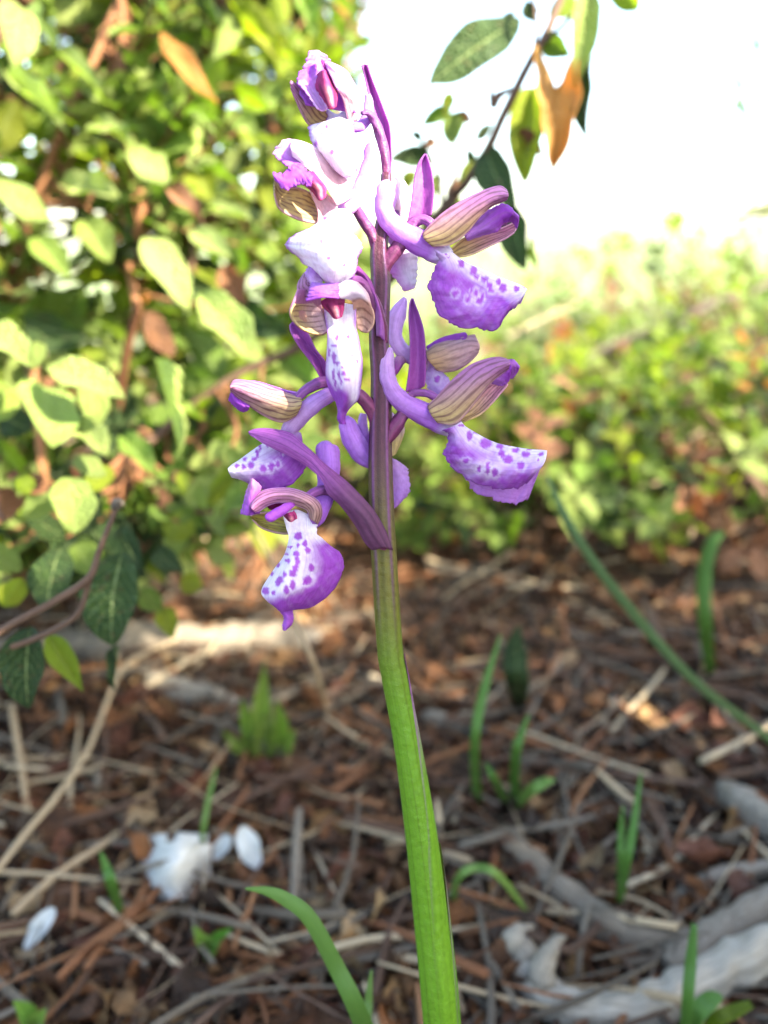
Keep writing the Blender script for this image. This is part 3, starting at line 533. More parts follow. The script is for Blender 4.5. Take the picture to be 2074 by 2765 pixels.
def flower5():
    near = [[(840, 1145), (770, 1190), (690, 1215)], [(880, 1190), (810, 1250), (742, 1258)], [(960, 1240), (850, 1340), (715, 1360)], [(1060, 1295), (930, 1430), (703, 1450)], [(1160, 1335), (1040, 1500), (800, 1562)], [(1270, 1360), (1150, 1530), (950, 1662)], [(1370, 1378), (1260, 1550), (1120, 1713)],
            [(1460, 1390), (1370, 1550), (1270, 1722)], [(1530, 1393), (1460, 1540), (1380, 1690)], [(1582, 1400), (1555, 1510), (1425, 1655)]]
    far = [(800, 1140), (800, 1220), (790, 1330), (800, 1470), (880, 1620), (960, 1745), (1130, 1812), (1260, 1850), (1370, 1832), (1425, 1795)]
    side_flower(C4,
        [(130, 1420, 0, 62), (185, 1310, 0, 64), (270, 1200, -2, 62), (340, 1090, -4, 56), (380, 970, -4, 46), (430, 905, -6, 36), (520, 895, -12, 34), (600, 920, -18, 36), (680, 960, -22, 34)],
        [[(368, 890), (450, 880), (532, 835)], [(392, 740), (470, 730), (541, 690)], [(408, 560), (475, 540), (538, 520)], [(404, 400), (460, 380), (525, 370)], [(395, 240), (440, 230), (490, 240)], [(402, 140), (425, 130), (450, 135)], [(418, 84), (424, 80), (432, 84)]],
        [(245, 512, 0, 16), (218, 560, -4, 50), (200, 650, -10, 66), (212, 780, -12, 72), (265, 900, -12, 76), (370, 995, -8, 82), (500, 1060, 0, 92), (620, 1115, 6, 100), (720, 1170, 8, 92), (800, 1210, 4, 64)],
        [[(558, 1010), (580, 1075), (640, 1152)], [(650, 910), (720, 1015), (785, 1172)], [(790, 765), (860, 905), (890, 1078)], [(930, 655), (990, 785), (1010, 925)], [(1060, 607), (1100, 710), (1115, 800)], [(1160, 590), (1190, 660), (1195, 735)], [(1235, 605), (1268, 638), (1250, 690)]],
        [[(800, 1080), (830, 1125), (870, 1147)], [(920, 980), (970, 1050), (1010, 1082)], [(1040, 860), (1080, 930), (1115, 985)], [(1140, 790), (1165, 840), (1195, 890)], [(1220, 770), (1240, 800), (1248, 825)]],
        [[(1050, 750), (1080, 790), (1120, 815)], [(1150, 700), (1170, 760), (1200, 832)], [(1210, 650), (1240, 710), (1245, 805)], [(1260, 640), (1280, 680), (1262, 770)]],
        [[(1150, 660), (1170, 700), (1190, 740)], [(1220, 630), (1240, 680), (1240, 740)], [(1290, 608), (1305, 660), (1280, 775)], [(1345, 665), (1348, 682), (1325, 720)]],
        lip5(near, far, -30, -95, -70, ramp_l(-10, 60, 10)),
        [(915, 1270, 26, 46), (1055, 1335, 54, 46), (1180, 1365, 32, 26), (1195, 1425, 30, 34), (1248, 1472, 46, 36), (1312, 1395, 34, 22), (1402, 1432, 38, 28), (1360, 1525, 34, 36), (1532, 1430, 24, 18), (1510, 1480, 12, 12), (890, 1480, 30, 20), (1000, 1550, 20, 30), (1075, 1545, 20, 56), (1137, 1580, 28, 36), (962, 1243, 24, 10), (1265, 1352, 42, 9), (840, 1180, 26, 12), (1430, 1392, 26, 8)],
        lambda u, v, x, y: np.clip(np.clip(1.15-np.clip((y-(1130+0.36*(x-820)))/230, 0, 3), 0, 1)*sst(690, 900, x+0.25*(y-1200))*sst(0.40, 0.48, v)+0.7*np.exp(-(((x-1060)/200)**2+((y-1545)/75)**2))*sst(0.5, 0.6, v), 0, 1), 5.0)
# ---- F6, behind on the right
def flower6():
    ov = ptube('flower', orchid, C4, [(180, 800, 20, 40), (270, 700, 50, 42), (330, 600, 70, 52), (420, 540, 85, 56), (520, 560, 95, 50), (600, 590, 95, 40)], lambda u, v, x, y: lerp(BRACT, PINK, sst(0.2, 0.6, u)), mat=M_PETAL)
    ptube('spur', ov, C4, [(362, 75, 60, 14), (345, 120, 60, 38), (300, 220, 60, 70), (275, 340, 60, 62), (282, 440, 62, 62), (340, 530, 70, 62), (450, 600, 85, 70), (560, 640, 95, 70)], c_spur(PALEL, PALEL*0.95))
    sheet('sepal', ov, C4, arcd([[(545, 540), (560, 610), (640, 700)], [(620, 480), (690, 570), (715, 718)], [(760, 440), (800, 530), (830, 692)], [(890, 410), (920, 490), (930, 622)], [(965, 395), (1005, 490), (990, 555)]], 70, 45, 70), c_sepal(OLIVE*np.array((1.2, 1.0, 1.2)), PINK*0.85, 5, SEPP, vs=0.45))
    sheet('petal', ov, C4, arcd([[(545, 500), (560, 530), (580, 560)], [(660, 430), (680, 470), (700, 500)], [(790, 392), (800, 430), (800, 470)], [(880, 378), (900, 400), (890, 430)]], 80, 70, 60), c_plain(VIOLET, VIOLET*1.1))
    sheet('lip', ov, C4, arcd([[(545, 600), (580, 640), (640, 680)], [(530, 720), (620, 740), (690, 720)], [(560, 850), (660, 850), (760, 810)], [(640, 960), (720, 940), (800, 880)]], 100, 80, 95), c_lip([(640, 780, 25, 30)], lambda u, v, x, y: 0.35+0*u, edge=LAV), frill=3, seed=6.0)
# ---- F7, to the left
def flower7():
    ov = ptube('flower', orchid, C5, [(1440, 1050, 0, 50), (1400, 900, -8, 64), (1290, 765, -22, 62), (1130, 660, -25, 58), (970, 630, -25, 56), (860, 655, -30, 54), (760, 720, -40, 46), (680, 800, -50, 40)], c_ovary, ridge=0.08, mat=M_STEM)
    sheet('bract', ov, C5, arcd([[(632, 95), (650, 70), (685, 62)], [(645, 170), (720, 160), (795, 165)], [(725, 305), (800, 280), (872, 320)], [(850, 470), (910, 430), (965, 445)], [(925, 600), (960, 560), (1000, 560)], [(1000, 700), (1030, 660), (1060, 650)]], -8, 14, -8), lambda u, v, x, y: c_bract(1-u, v, x, y))
    ptube('spur', ov, C5, [(1110, 690, -15, 40), (1050, 720, -18, 66), (930, 780, -28, 74), (820, 860, -40, 82), (720, 950, -30, 84), (640, 1050, -18, 74), (600, 1110, -8, 60)], c_spur(LAV*0.95, PALEL*0.85))
    near = [[(735, 770), (740, 840), (690, 940)], [(620, 735), (640, 850), (560, 1004)], [(480, 685), (470, 810), (400, 947)], [(340, 635), (320, 760), (260, 857)], [(210, 612), (190, 700), (150, 792)], [(120, 609), (100, 670), (95, 737)], [(85, 645), (75, 675), (80, 707)]]
    n = 7
    sheet('sepal', ov, C5, arcd(near, ramp_l(-50, -60, n), ramp_l(-85, -105, n), ramp_l(-60, -70, n)), c_sepal(OLIVE*np.array((0.95, 0.9, 0.95)), SEPP*np.array((0.95, 1.0, 0.85)), 7, SEPP, vs=0.85, purple_v=0.3), nu=40, nv=34)
    sheet('dorsal_sepal', ov, C5, arcd([[(745, 735), (740, 770), (730, 800)], [(600, 705), (600, 750), (600, 800)], [(440, 655), (440, 710), (440, 760)], [(290, 617), (290, 670), (300, 730)], [(170, 640), (170, 700), (190, 760)]], -40, -25, -10), c_plain(LAV, VIOLET))
    sheet('petal', ov, C5, arcd([[(95, 690), (80, 730), (62, 795)], [(140, 740), (125, 800), (120, 855)], [(200, 790), (190, 840), (185, 905)], [(260, 840), (255, 860), (245, 885)]], -60, -75, -50), c_plain(DEEP*1.3, VIOLET), frill=3)
    sheet('sepal', ov, C5, arcd([[(690, 900), (680, 950), (660, 990)], [(520, 860), (500, 920), (480, 985)], [(330, 780), (310, 830), (280, 870)], [(150, 700), (140, 740), (130, 780)]], 10, 25, 10), c_sepal(OLIVE, SEPP, 5))
    rows = [[(640, 1050), (680, 1080), (730, 1100)], [(560, 1105), (660, 1200), (765, 1290)], [(450, 1165), (600, 1320), (785, 1408)], [(340, 1232), (500, 1400), (660, 1572)], [(240, 1302), (360, 1440), (500, 1625)], [(150, 1368), (220, 1450), (340, 1622)], [(95, 1402), (120, 1460), (215, 1552)], [(60, 1435), (58, 1455), (90, 1512)]]
    far = [(690, 1080), (700, 1250), (680, 1370), (560, 1500), (420, 1540), (290, 1530), (190, 1520), (85, 1480)]
    sheet('lip', ov, C5, lip5(rows, far, 5, -30, 0, ramp_l(20, 60, 8)), c_lip([(140, 1415, 19, 20), (215, 1355, 19, 20), (205, 1422, 22, 26), (270, 1405, 28, 36), (300, 1350, 30, 18), (330, 1300, 16, 40), (355, 1245, 14, 36), (385, 1435, 34, 36), (455, 1420, 24, 42), (478, 1400, 22, 16), (520, 1393, 22, 26), (425, 1228, 14, 16), (555, 1300, 16, 10)],
          lambda u, v, x, y: np.clip(0.95-np.clip((y-(1590-0.95*x))/210, 0, 3)*0.8, 0, 1)*sst(0.40, 0.47, v)+0.35*np.exp(-(((x-400)/150)**2+((y-1420)/60)**2)), edge=VIOLET*0.95), nu=60, nv=54, frill=2.5, frill_ends='lr', seed=7.0, ripple=2.0)
# ---- F8, the lowest on the left
def flower8():
    ov = ptube('flower', orchid, C6, [(1560, 1050, 0, 40), (1480, 900, -22, 66), (1330, 700, -28, 68), (1190, 540, -25, 62), (1060, 455, -25, 54), (950, 425, -35, 48), (860, 450, -55, 44), (780, 500, -80, 40)], c_ovary, ridge=0.08, mat=M_STEM)
    rows = [[(250, -118), (248, -112), (254, -102)], [(330, -147), (320, -105), (310, -55)], [(480, -142), (450, -70), (420, 10)], [(640, -102), (600, -15), (560, 75)], [(740, -22), (720, 60), (700, 145)], [(850, 78), (840, 145), (820, 225)], [(930, 158), (930, 240), (930, 335)], [(1090, 288), (1050, 370), (985, 460)],
            [(1212, 393), (1160, 490), (1095, 560)], [(1402, 598), (1330, 670), (1235, 745)], [(1522, 798), (1430, 850), (1335, 920)], [(1592, 990), (1510, 965), (1400, 985)]]
    k = len(rows)
    sheet('bract', ov, C6, arcd(rows, [-40, -42, -44, -46, -46, -44, -42, -42, -42, -42, -36, -24], [-42, -50, -58, -62, -62, -58, -58, -62, -62, -60, -52, -42], [-40, -44, -50, -52, -52, -50, -55, -52, -48, -42, -36, -30]), lambda u, v, x, y: lerp(c_bract(1-u*0.8, v, x, y), np.array((0.13, 0.045, 0.10))*(0.8+0.5*np.abs(np.sin(v*11)))[..., None], sst(0.45, 0.85, u)), nu=60, nv=26, dz=-14)
    ptube('spur', ov, C6, [(985, -30, 15, 20), (975, 20, 12, 92), (985, 110, 5, 106), (992, 220, 0, 104), (985, 340, -2, 92), (965, 460, -8, 84), (930, 580, -25, 76), (880, 680, -45, 74), (800, 730, -60, 70)], c_spur(LAV, LAV*np.array((0.8, 0.65, 0.9))), n=22)
    near = [[(893, 748), (855, 715), (820, 690)], [(932, 650), (870, 620), (790, 612)], [(905, 540), (820, 545), (730, 582)], [(790, 460), (730, 500), (665, 562)], [(650, 414), (620, 470), (600, 548)], [(500, 410), (490, 470), (500, 548)], [(380, 433), (390, 500), (410, 580)], [(290, 498), (310, 550), (350, 622)], [(262, 560), (275, 600), (300, 632)]]
    n = 9
    sheet('sepal', ov, C6, arcd(near, ramp_l(-60, -140, n), ramp_l(-95, -175, n), ramp_l(-85, -150, n)), c_sepal(OLIVE*np.array((0.9, 0.75, 0.9))+np.array((0.05, 0.02, 0.12)), SEPP*1.1, 6, LAV, vs=0.8, purple_v=0.2), nu=46, nv=34)
    sheet('dorsal_sepal', ov, C6, arcd([[(275, 320), (284, 322), (295, 332)], [(228, 440), (290, 430), (360, 400)], [(200, 545), (260, 560), (330, 500)], [(172, 650), (245, 662), (350, 642)]], -135, -150, -120), c_sepal(SEPP*1.2, VIOLET, 3, vs=0.3), frill=2)
    sheet('sepal', ov, C6, arcd([[(262, 668), (272, 690), (285, 705)], [(330, 640), (345, 725), (365, 778)], [(450, 630), (460, 745), (470, 818)], [(550, 650), (560, 755), (575, 838)], [(640, 690), (650, 770), (660, 830)]], -70, -50, -75), c_sepal(OLIVE*np.array((0.75, 0.85, 0.35)), OLIVE*np.array((0.8, 0.9, 0.5)), 6, SEPP, vs=0.7), nu=34)
    ptube('petal', ov, C6, [(660, 560, -110, 26), (610, 585, -130, 40), (540, 625, -150, 48), (465, 670, -160, 46), (425, 690, -165, 38), (412, 700, -166, 20)], c_plain(VIOLET, VIOLET*1.15))
    sheet('petal', ov, C6, arcd([[(410, 560), (430, 590), (450, 610)], [(500, 530), (520, 570), (540, 600)], [(620, 545), (640, 570), (650, 600)]], -110, -95, -100), c_plain(MAG*0.6, MAG*0.8))
    column_part(ov, C6, arcd([[(570, 650), (620, 640), (665, 625)], [(600, 680), (640, 680), (685, 660)], [(625, 708), (655, 718), (690, 690)]], -105, -130, -110), 0)
    lip = [[(560, 640), (640, 620), (700, 610), (790, 650), (890, 735)], [(600, 780), (660, 790), (720, 790), (800, 800), (882, 800)], [(625, 870), (680, 880), (740, 880), (810, 870), (890, 842)], [(610, 960), (650, 970), (720, 980), (850, 960), (985, 930)], [(570, 1060), (610, 1070), (690, 1090), (880, 1080), (1105, 1025)],
           [(500, 1150), (560, 1170), (650, 1210), (860, 1220), (1130, 1130)], [(440, 1240), (510, 1270), (600, 1330), (820, 1350), (1095, 1255)], [(380, 1340), (450, 1370), (560, 1420), (760, 1440), (1000, 1395)], [(375, 1400), (440, 1460), (560, 1490), (720, 1500), (850, 1505)], [(430, 1460), (480, 1500), (560, 1555), (650, 1540), (760, 1530)]]
    D = [(-80, -80, -82, -75, -60), (-95, -90, -88, -85, -75), (-100, -110, -115, -105, -80), (-95, -125, -140, -115, -60), (-85, -135, -155, -120, -45), (-85, -140, -165, -125, -40), (-85, -140, -168, -128, -40), (-90, -138, -160, -125, -45), (-100, -130, -145, -115, -55), (-110, -120, -125, -105, -70)]
    sheet('lip', ov, C6, [[(p[0], p[1], d) for p, d in zip(r, dd)] for r, dd in zip(lip, D)],
          c_lip([(710, 860, 36, 38), (770, 930, 22, 32), (795, 990, 26, 30), (695, 1025, 28, 28), (700, 1095, 22, 50), (680, 1160, 26, 30), (658, 1205, 34, 34), (615, 1090, 26, 22), (610, 1030, 18, 12), (640, 960, 22, 12), (710, 948, 12, 22), (830, 1150, 30, 36), (795, 1265, 44, 40), (770, 1290, 26, 24), (588, 1215, 20, 26), (545, 1265, 36, 30), (525, 1300, 28, 26), (655, 1310, 28, 46), (600, 1355, 26, 40), (485, 1385, 18, 26), (412, 1368, 36, 34), (530, 1130, 18, 20), (470, 1210, 16, 22)],
                lambda u, v, x, y: np.clip(1.0-np.clip((x-720-0.05*(y-900))/220, 0, 3)*sst(860, 960, y)-sst(1330, 1480, y+0.35*(x-560)-20*0), 0, 1)), nu=80, nv=66, frill=2.5, frill_ends='r', seed=8.0, ripple=2.0)
    sheet('lip_tip', ov, C6, arcd([[(470, 1490), (560, 1530), (660, 1530)], [(545, 1560), (595, 1580), (655, 1570)], [(580, 1620), (615, 1625), (662, 1630)], [(565, 1690), (600, 1695), (645, 1680)], [(578, 1738), (590, 1735), (600, 1722)]], -95, -105, -90), c_plain(VIOLET, np.array((0.42, 0.12, 0.55))), frill=2)
# ---- F9 and F10 behind the stem
def flower9():
    ov = ptube('flower', orchid, C5, [(1480, 1560, 20, 45), (1490, 1450, 50, 55), (1500, 1330, 75, 55), (1540, 1220, 90, 45)], c_ovary, mat=M_STEM)
    ptube('spur', ov, C5, [(1155, 945, 30, 22), (1165, 1000, 30, 70), (1190, 1090, 34, 88), (1245, 1200, 40, 94), (1315, 1310, 50, 86), (1420, 1370, 62, 70), (1530, 1330, 75, 60)], c_spur(LAV*1.1, LAV), n=20)
    ptube('lobe', ov, C5, [(1320, 920, 60, 30), (1310, 1000, 60, 44), (1325, 1090, 60, 44), (1370, 1180, 65, 40), (1450, 1250, 70, 40)], c_spur(PALEL, LAV), n=14)
    sheet('sepal', ov, C4, arcd([[(180, 1060), (240, 1060), (300, 1120)], [(180, 1190), (270, 1200), (355, 1200)], [(190, 1320), (270, 1320), (335, 1300)], [(200, 1440), (250, 1440), (280, 1420)]], 70, 55, 85), c_sepal(PALEL, OLIVE*1.3, 3, vs=0.3))
    sheet('lip', ov, C4, arcd([[(180, 1450), (280, 1470), (382, 1540)], [(180, 1590), (300, 1600), (388, 1600)], [(190, 1740), (320, 1740), (404, 1740)], [(210, 1890), (270, 1890), (330, 1830)]], 85, 60, 75), c_plain(PALEL*0.9, LAV*0.9), frill=3, seed=9.0)
def flower10():
    ov = ptube('flower', orchid, C3, [(130, 900, 30, 34), (200, 800, 60, 40), (260, 700, 85, 40), (300, 620, 100, 40)], c_ovary, mat=M_STEM)
    ptube('spur', ov, C3, [(225, 300, 70, 20), (240, 380, 75, 52), (230, 500, 80, 60), (200, 640, 85, 60), (230, 780, 90, 60), (300, 880, 95, 60)], c_spur(PALEL, PALEL))
    sheet('sepal', ov, C3, arcd([[(270, 300), (340, 330), (400, 420)], [(250, 480), (330, 500), (420, 540)], [(260, 660), (330, 690), (420, 700)], [(280, 800), (340, 820), (400, 820)]], 110, 90, 110), c_sepal(WHITE, PINK, 3, vs=0.1))
    sheet('lip', ov, C3, arcd([[(240, 880), (330, 880), (400, 890)], [(200, 1000), (330, 980), (462, 950)], [(220, 1120), (350, 1120), (472, 1090)], [(290, 1200), (380, 1210), (462, 1190)], [(360, 1300), (400, 1290), (445, 1270)]], 100, 80, 100), c_lip([], lambda u, v, x, y: 0.9*sst(250, 420, x)*sst(1310, 1200, y), edge=np.array((0.62, 0.22, 0.62))), frill=4, seed=10.0)
for f in (flower1, flower2, flower3, flower4, flower5, flower6, flower7, flower8, flower9, flower10): f()

# ------------------------------------------------------------------ leaf shapes shared by shrubs and litter
def leaf_arrays(nu, nv, kind, seed):
    r = random.Random(seed)
    u = np.linspace(0, 1, nu); v = np.linspace(-1, 1, nv)
    if kind == 'oval': half = np.sin(np.pi*np.clip(u, 0, 1)**0.85)**0.75
    elif kind == 'lance': half = np.sin(np.pi*u**0.75)**1.1
    else: half = np.sin(np.pi*u**0.9)**0.65
    half = np.maximum(half, 0.03)*0.5
    fold = r.uniform(0.02, 0.30); curl = r.uniform(-0.28, 0.14); wav = r.uniform(0.01, 0.07); ph = r.uniform(0, 6); sk = r.uniform(-.12, .12)
    V = np.zeros((nu, nv, 3))
    V[..., 0] = u[:, None]
    V[..., 1] = half[:, None]*v[None]*(1+0.035*np.sin(u*13+ph)[:, None]*np.sign(v+0.01)[None]+0.012*np.sin(u*31+ph*2)[:, None]) + (sk*np.sin(u*3.1))[:, None]
    V[..., 2] = np.abs(V[..., 1])*fold*1.6 + (curl*(u*u))[:, None] + wav*np.sin(u*11+ph)[:, None]*np.abs(v)[None]
    uu, vv = np.meshgrid(u, v*0.5+0.5, indexing='ij')
    return V.reshape(-1, 3), gridF(nu, nv), np.stack([uu.ravel(), vv.ravel()], 1)
def dead_arrays(seed):
    r = random.Random(seed*7+3)
    nu, nv = 7, 4
    V, F, UV = leaf_arrays(nu, nv, 'oval' if seed % 2 else 'lance', seed+100)
    V = V.reshape(nu, nv, 3); roll = r.uniform(0.2, 1.3)*r.choice((-1, 1)); bend = r.uniform(-0.6, 0.6); tw = r.uniform(-1.4, 1.4)
    y = V[..., 1]; a = y*roll*2.2
    V2 = V.copy(); V2[..., 1] = np.sin(a)/(roll*2.2); V2[..., 2] = (1-np.cos(a))/(abs(roll)*2.2)+bend*(V[..., 0]-0.5)**2+0.05*np.sin(V[..., 0]*9+seed)
    th = tw*(V[..., 0]-0.5); yy, zz = V2[..., 1].copy(), V2[..., 2].copy()
    V2[..., 1] = yy*np.cos(th)-zz*np.sin(th); V2[..., 2] = yy*np.sin(th)+zz*np.cos(th)
    rs = np.random.default_rng(seed+50); V2[..., 2] += rs.normal(0, .035, V2.shape[:2]); V2[..., 1] *= 1+rs.normal(0, .16, V2.shape[:2]); V2[..., 0] += rs.normal(0, .025, V2.shape[:2])
    V2 = V2.reshape(-1, 3); V2[:, 0] -= 0.5; V2[:, 2] -= V2[:, 2].min()
    return V2, F, UV
LEAFV = {k: [leaf_arrays(7, 5, k, s) for s in range(6)] for k in ('oval', 'lance', 'round')}
LEAFH = {k: [leaf_arrays(16, 9, k, s+20) for s in range(5)] for k in ('oval', 'lance', 'round')}
DEADV = [dead_arrays(s) for s in range(12)]
_MD = {}
def shared(key, arr, mat):
    if (key, mat.name) not in _MD:
        _MD[(key, mat.name)] = mesh_data(key[0], arr[0], arr[1], mat, uv=arr[2], smooth=key[0] != 'dead_leaf')
    return _MD[(key, mat.name)]
def inst(name, me, M, parent):
    o = bpy.data.objects.new(name, me); COL.objects.link(o)
    if parent is not None:
        o.parent = parent; pm = Matrix.Translation(-Vector(ORG[parent.name]))
        o.matrix_local = pm @ M
    else: o.matrix_local = M
    return o
def frame(base, axis, normal, L, Wd, H=None):
    a = Vector(axis).normalized(); nn = Vector(normal); nn = (nn-a*nn.dot(a)); nn = nn.normalized() if nn.length > 1e-6 else a.orthogonal().normalized()
    b = nn.cross(a)
    M = Matrix(((a.x*L, b.x*Wd, nn.x*(H or L), base[0]), (a.y*L, b.y*Wd, nn.y*(H or L), base[1]), (a.z*L, b.z*Wd, nn.z*(H or L), base[2]), (0, 0, 0, 1)))
    return M
def joined(name, items, mat, parent, kind='stuff'):
    """items: (arrays, Matrix) -> one mesh"""
    Vs, Fs, Us, off = [], [], [], 0
    for (V, F, UV), M in items:
        A = np.array(M); Vs.append(V@A[:3, :3].T+A[:3, 3]); Fs.append(F+off); Us.append(UV); off += len(V)
    if not Vs: return None
    o = add(name, np.vstack(Vs), np.vstack(Fs), mat, parent, uv=np.vstack(Us), smooth=name != 'leaf_litter', origin=ORG[parent.name] if parent is not None else (0, 0, 0))
    o['kind'] = kind
    return o
def stick(name, pts, rad, mat, parent=None, n=8, wob=0.08, m=None):
    V, F, UV = tube_v(pts, rad, n, m, wob=wob); V, F, UV = capped(V, F, UV, n)
    return add(name, V, F, mat, parent, uv=UV)
def rv(s=1.0): return Vector((random.gauss(0, s), random.gauss(0, s), random.gauss(0, s)))

# ------------------------------------------------------------------ the shrub on the left
base_l = G(180, 1620)
shrub = empty('leafy_shrub', base_l)
tag(shrub, 'dense green leafy shrub with rusty stems and crinkled leaves left of the orchid', 'shrub')
def hero(parent, bx, by, tx, ty, wpx, d0, d1, mat, roll=0.3, kind='oval', name='leaf', k=None):
    B = W(bx, by, d0); T = W(tx, ty, d1); ax = T-B; L = np.linalg.norm(ax)
    wd = wpx/FPX*(d0+d1)/2/0.98
    to_cam = CAM-(B+T)/2; to_cam /= np.linalg.norm(to_cam)
    a = Vector(ax).normalized(); nn = Matrix.Rotation(roll, 3, a) @ Vector(to_cam)
    k = random.randrange(5) if k is None else k
    return inst(name, shared(('leaf', 'h', kind, k), LEAFH[kind][k], mat), frame(B, ax, nn, L, wd, H=L*0.8), parent)
heroes = [
 (169, 501, 333, 545, 78, .30, .29, M_PALE, -0.6, 'oval'), (400, 641, 505, 850, 118, .27, .26, M_PALE, -0.5, 'oval'), (540, 795, 685, 990, 112, .25, .245, M_PALE, -0.4, 'oval'), (24, 212, 193, 381, 58, .29, .27, M_PALE, -0.4, 'lance'),
 (154, 140, 282, 272, 58, .31, .29, M_PALE, -0.7, 'lance'), (111, 53, 159, 169, 42, .31, .30, M_LEAF, -0.4, 'lance'), (-10, 482, 137, 605, 88, .27, .27, M_PALE, -0.5, 'oval'), (434, 87, 588, 284, 62, .30, .29, M_ORAN, -0.3, 'lance'),
 (535, 448, 578, 550, 88, .33, .32, M_YELL, 0.1, 'round'), (559, 559, 692, 610, 40, .28, .28, M_PALE, -0.9, 'lance'), (520, 622, 625, 706, 72, .28, .27, M_PALE, -0.5, 'oval'), (366, 390, 448, 510, 98, .30, .28, M_PALE, -0.5, 'oval'),
 (453, 511, 556, 609, 62, .29, .28, M_BROW, -0.6, 'lance'), (260, 328, 368, 418, 46, .30, .29, M_PALE, -0.8, 'lance'), (430, 372, 532, 424, 56, .33, .33, M_DARK, 0.3, 'oval'), (395, 839, 474, 966, 68, .28, .28, M_BROW, 0.2, 'oval'),
 (603, 714, 667, 822, 66, .30, .30, M_BROW, 0.2, 'oval'), (134, 985, 336, 1086, 120, .215, .21, M_PALE, -0.7, 'oval'), (-40, 880, 85, 992, 110, .215, .21, M_PALE, -0.6, 'oval'), (125, 1045, 134, 1220, 165, .225, .205, M_PALE, -0.4, 'round'),
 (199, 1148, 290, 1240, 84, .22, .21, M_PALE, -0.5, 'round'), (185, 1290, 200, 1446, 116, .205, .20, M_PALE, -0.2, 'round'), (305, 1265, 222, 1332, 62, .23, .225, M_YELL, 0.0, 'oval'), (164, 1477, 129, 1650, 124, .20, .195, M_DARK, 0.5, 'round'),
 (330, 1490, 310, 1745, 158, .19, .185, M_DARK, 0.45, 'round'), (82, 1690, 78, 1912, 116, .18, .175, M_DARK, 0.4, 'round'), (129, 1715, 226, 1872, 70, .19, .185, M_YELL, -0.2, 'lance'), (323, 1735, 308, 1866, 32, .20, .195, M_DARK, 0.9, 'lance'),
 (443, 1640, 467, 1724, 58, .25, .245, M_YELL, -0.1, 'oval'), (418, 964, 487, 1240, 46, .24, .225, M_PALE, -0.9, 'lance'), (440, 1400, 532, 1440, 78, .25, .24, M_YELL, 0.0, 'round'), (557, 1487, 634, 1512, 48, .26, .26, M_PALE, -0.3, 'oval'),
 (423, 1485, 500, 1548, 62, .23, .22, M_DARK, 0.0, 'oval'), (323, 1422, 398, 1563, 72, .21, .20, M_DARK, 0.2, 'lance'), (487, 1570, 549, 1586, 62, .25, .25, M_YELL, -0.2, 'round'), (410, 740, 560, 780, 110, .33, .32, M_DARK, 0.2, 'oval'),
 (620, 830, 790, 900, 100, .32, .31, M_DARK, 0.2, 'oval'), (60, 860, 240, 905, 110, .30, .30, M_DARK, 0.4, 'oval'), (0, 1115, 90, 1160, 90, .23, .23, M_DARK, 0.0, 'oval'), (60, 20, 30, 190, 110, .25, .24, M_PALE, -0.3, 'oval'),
 (95, 0, 90, 110, 60, .26, .25, M_LEAF, 0.5, 'lance'), (630, 60, 590, 150, 60, .33, .32, M_PALE, -0.4, 'oval'), (760, 950, 850, 1060, 70, .31, .30, M_LEAF, -0.2, 'oval'), (690, 1010, 640, 1140, 62, .30, .29, M_YELL, 0.0, 'oval'),
 (700, 40, 760, 170, 66, .36, .35, M_YELL, 0.0, 'oval'), (820, 0, 850, 120, 60, .38, .36, M_LEAF, -0.2, 'oval'), (560, 1320, 660, 1360, 60, .28, .28, M_PALE, -0.4, 'oval'), (230, 600, 300, 720, 95, .29, .28, M_LEAF, -0.2, 'oval'),
 (100, 640, 190, 760, 80, .29, .28, M_LEAF, -0.3, 'oval'), (149, 1330, 60, 1398, 72, .21, .21, M_PALE, -0.4, 'oval'), (250, 1030, 262, 1155, 84, .23, .225, M_PALE, -0.3, 'oval'), (30, 1050, -50, 1130, 116, .23, .22, M_LEAF, -0.2, 'oval'), (205, 1228, 285, 1292, 66, .22, .215, M_PALE, -0.5, 'oval'), (200, 1470, 285, 1562, 84, .225, .22, M_LEAF, -0.1, 'oval'), (110, 925, 96, 990, 40, .215, .21, M_PALE, -0.2, 'oval'), (90, 1290, 50, 1330, 50, .21, .21, M_YELL, 0.0, 'round'), (60, 1560, 10, 1640, 70, .20, .20, M_YELL, -0.2, 'oval'), (-30, 1480, 60, 1545, 80, .22, .22, M_LEAF, -0.2, 'oval'), (380, 1590, 440, 1650, 60, .24, .24, M_LEAF, 0.0, 'oval'), (250, 330, 180, 420, 60, .33, .32, M_LEAF, -0.3, 'lance'), (640, 300, 700, 420, 56, .36, .35, M_PALE, -0.3, 'lance'), (760, 230, 690, 300, 60, .38, .37, M_PALE, -0.4, 'oval'), (330, 1180, 420, 1290, 70, .26, .25, M_LEAF, -0.3, 'oval')]
for h in heroes: hero(shrub, *h)
n_ind = len(heroes)
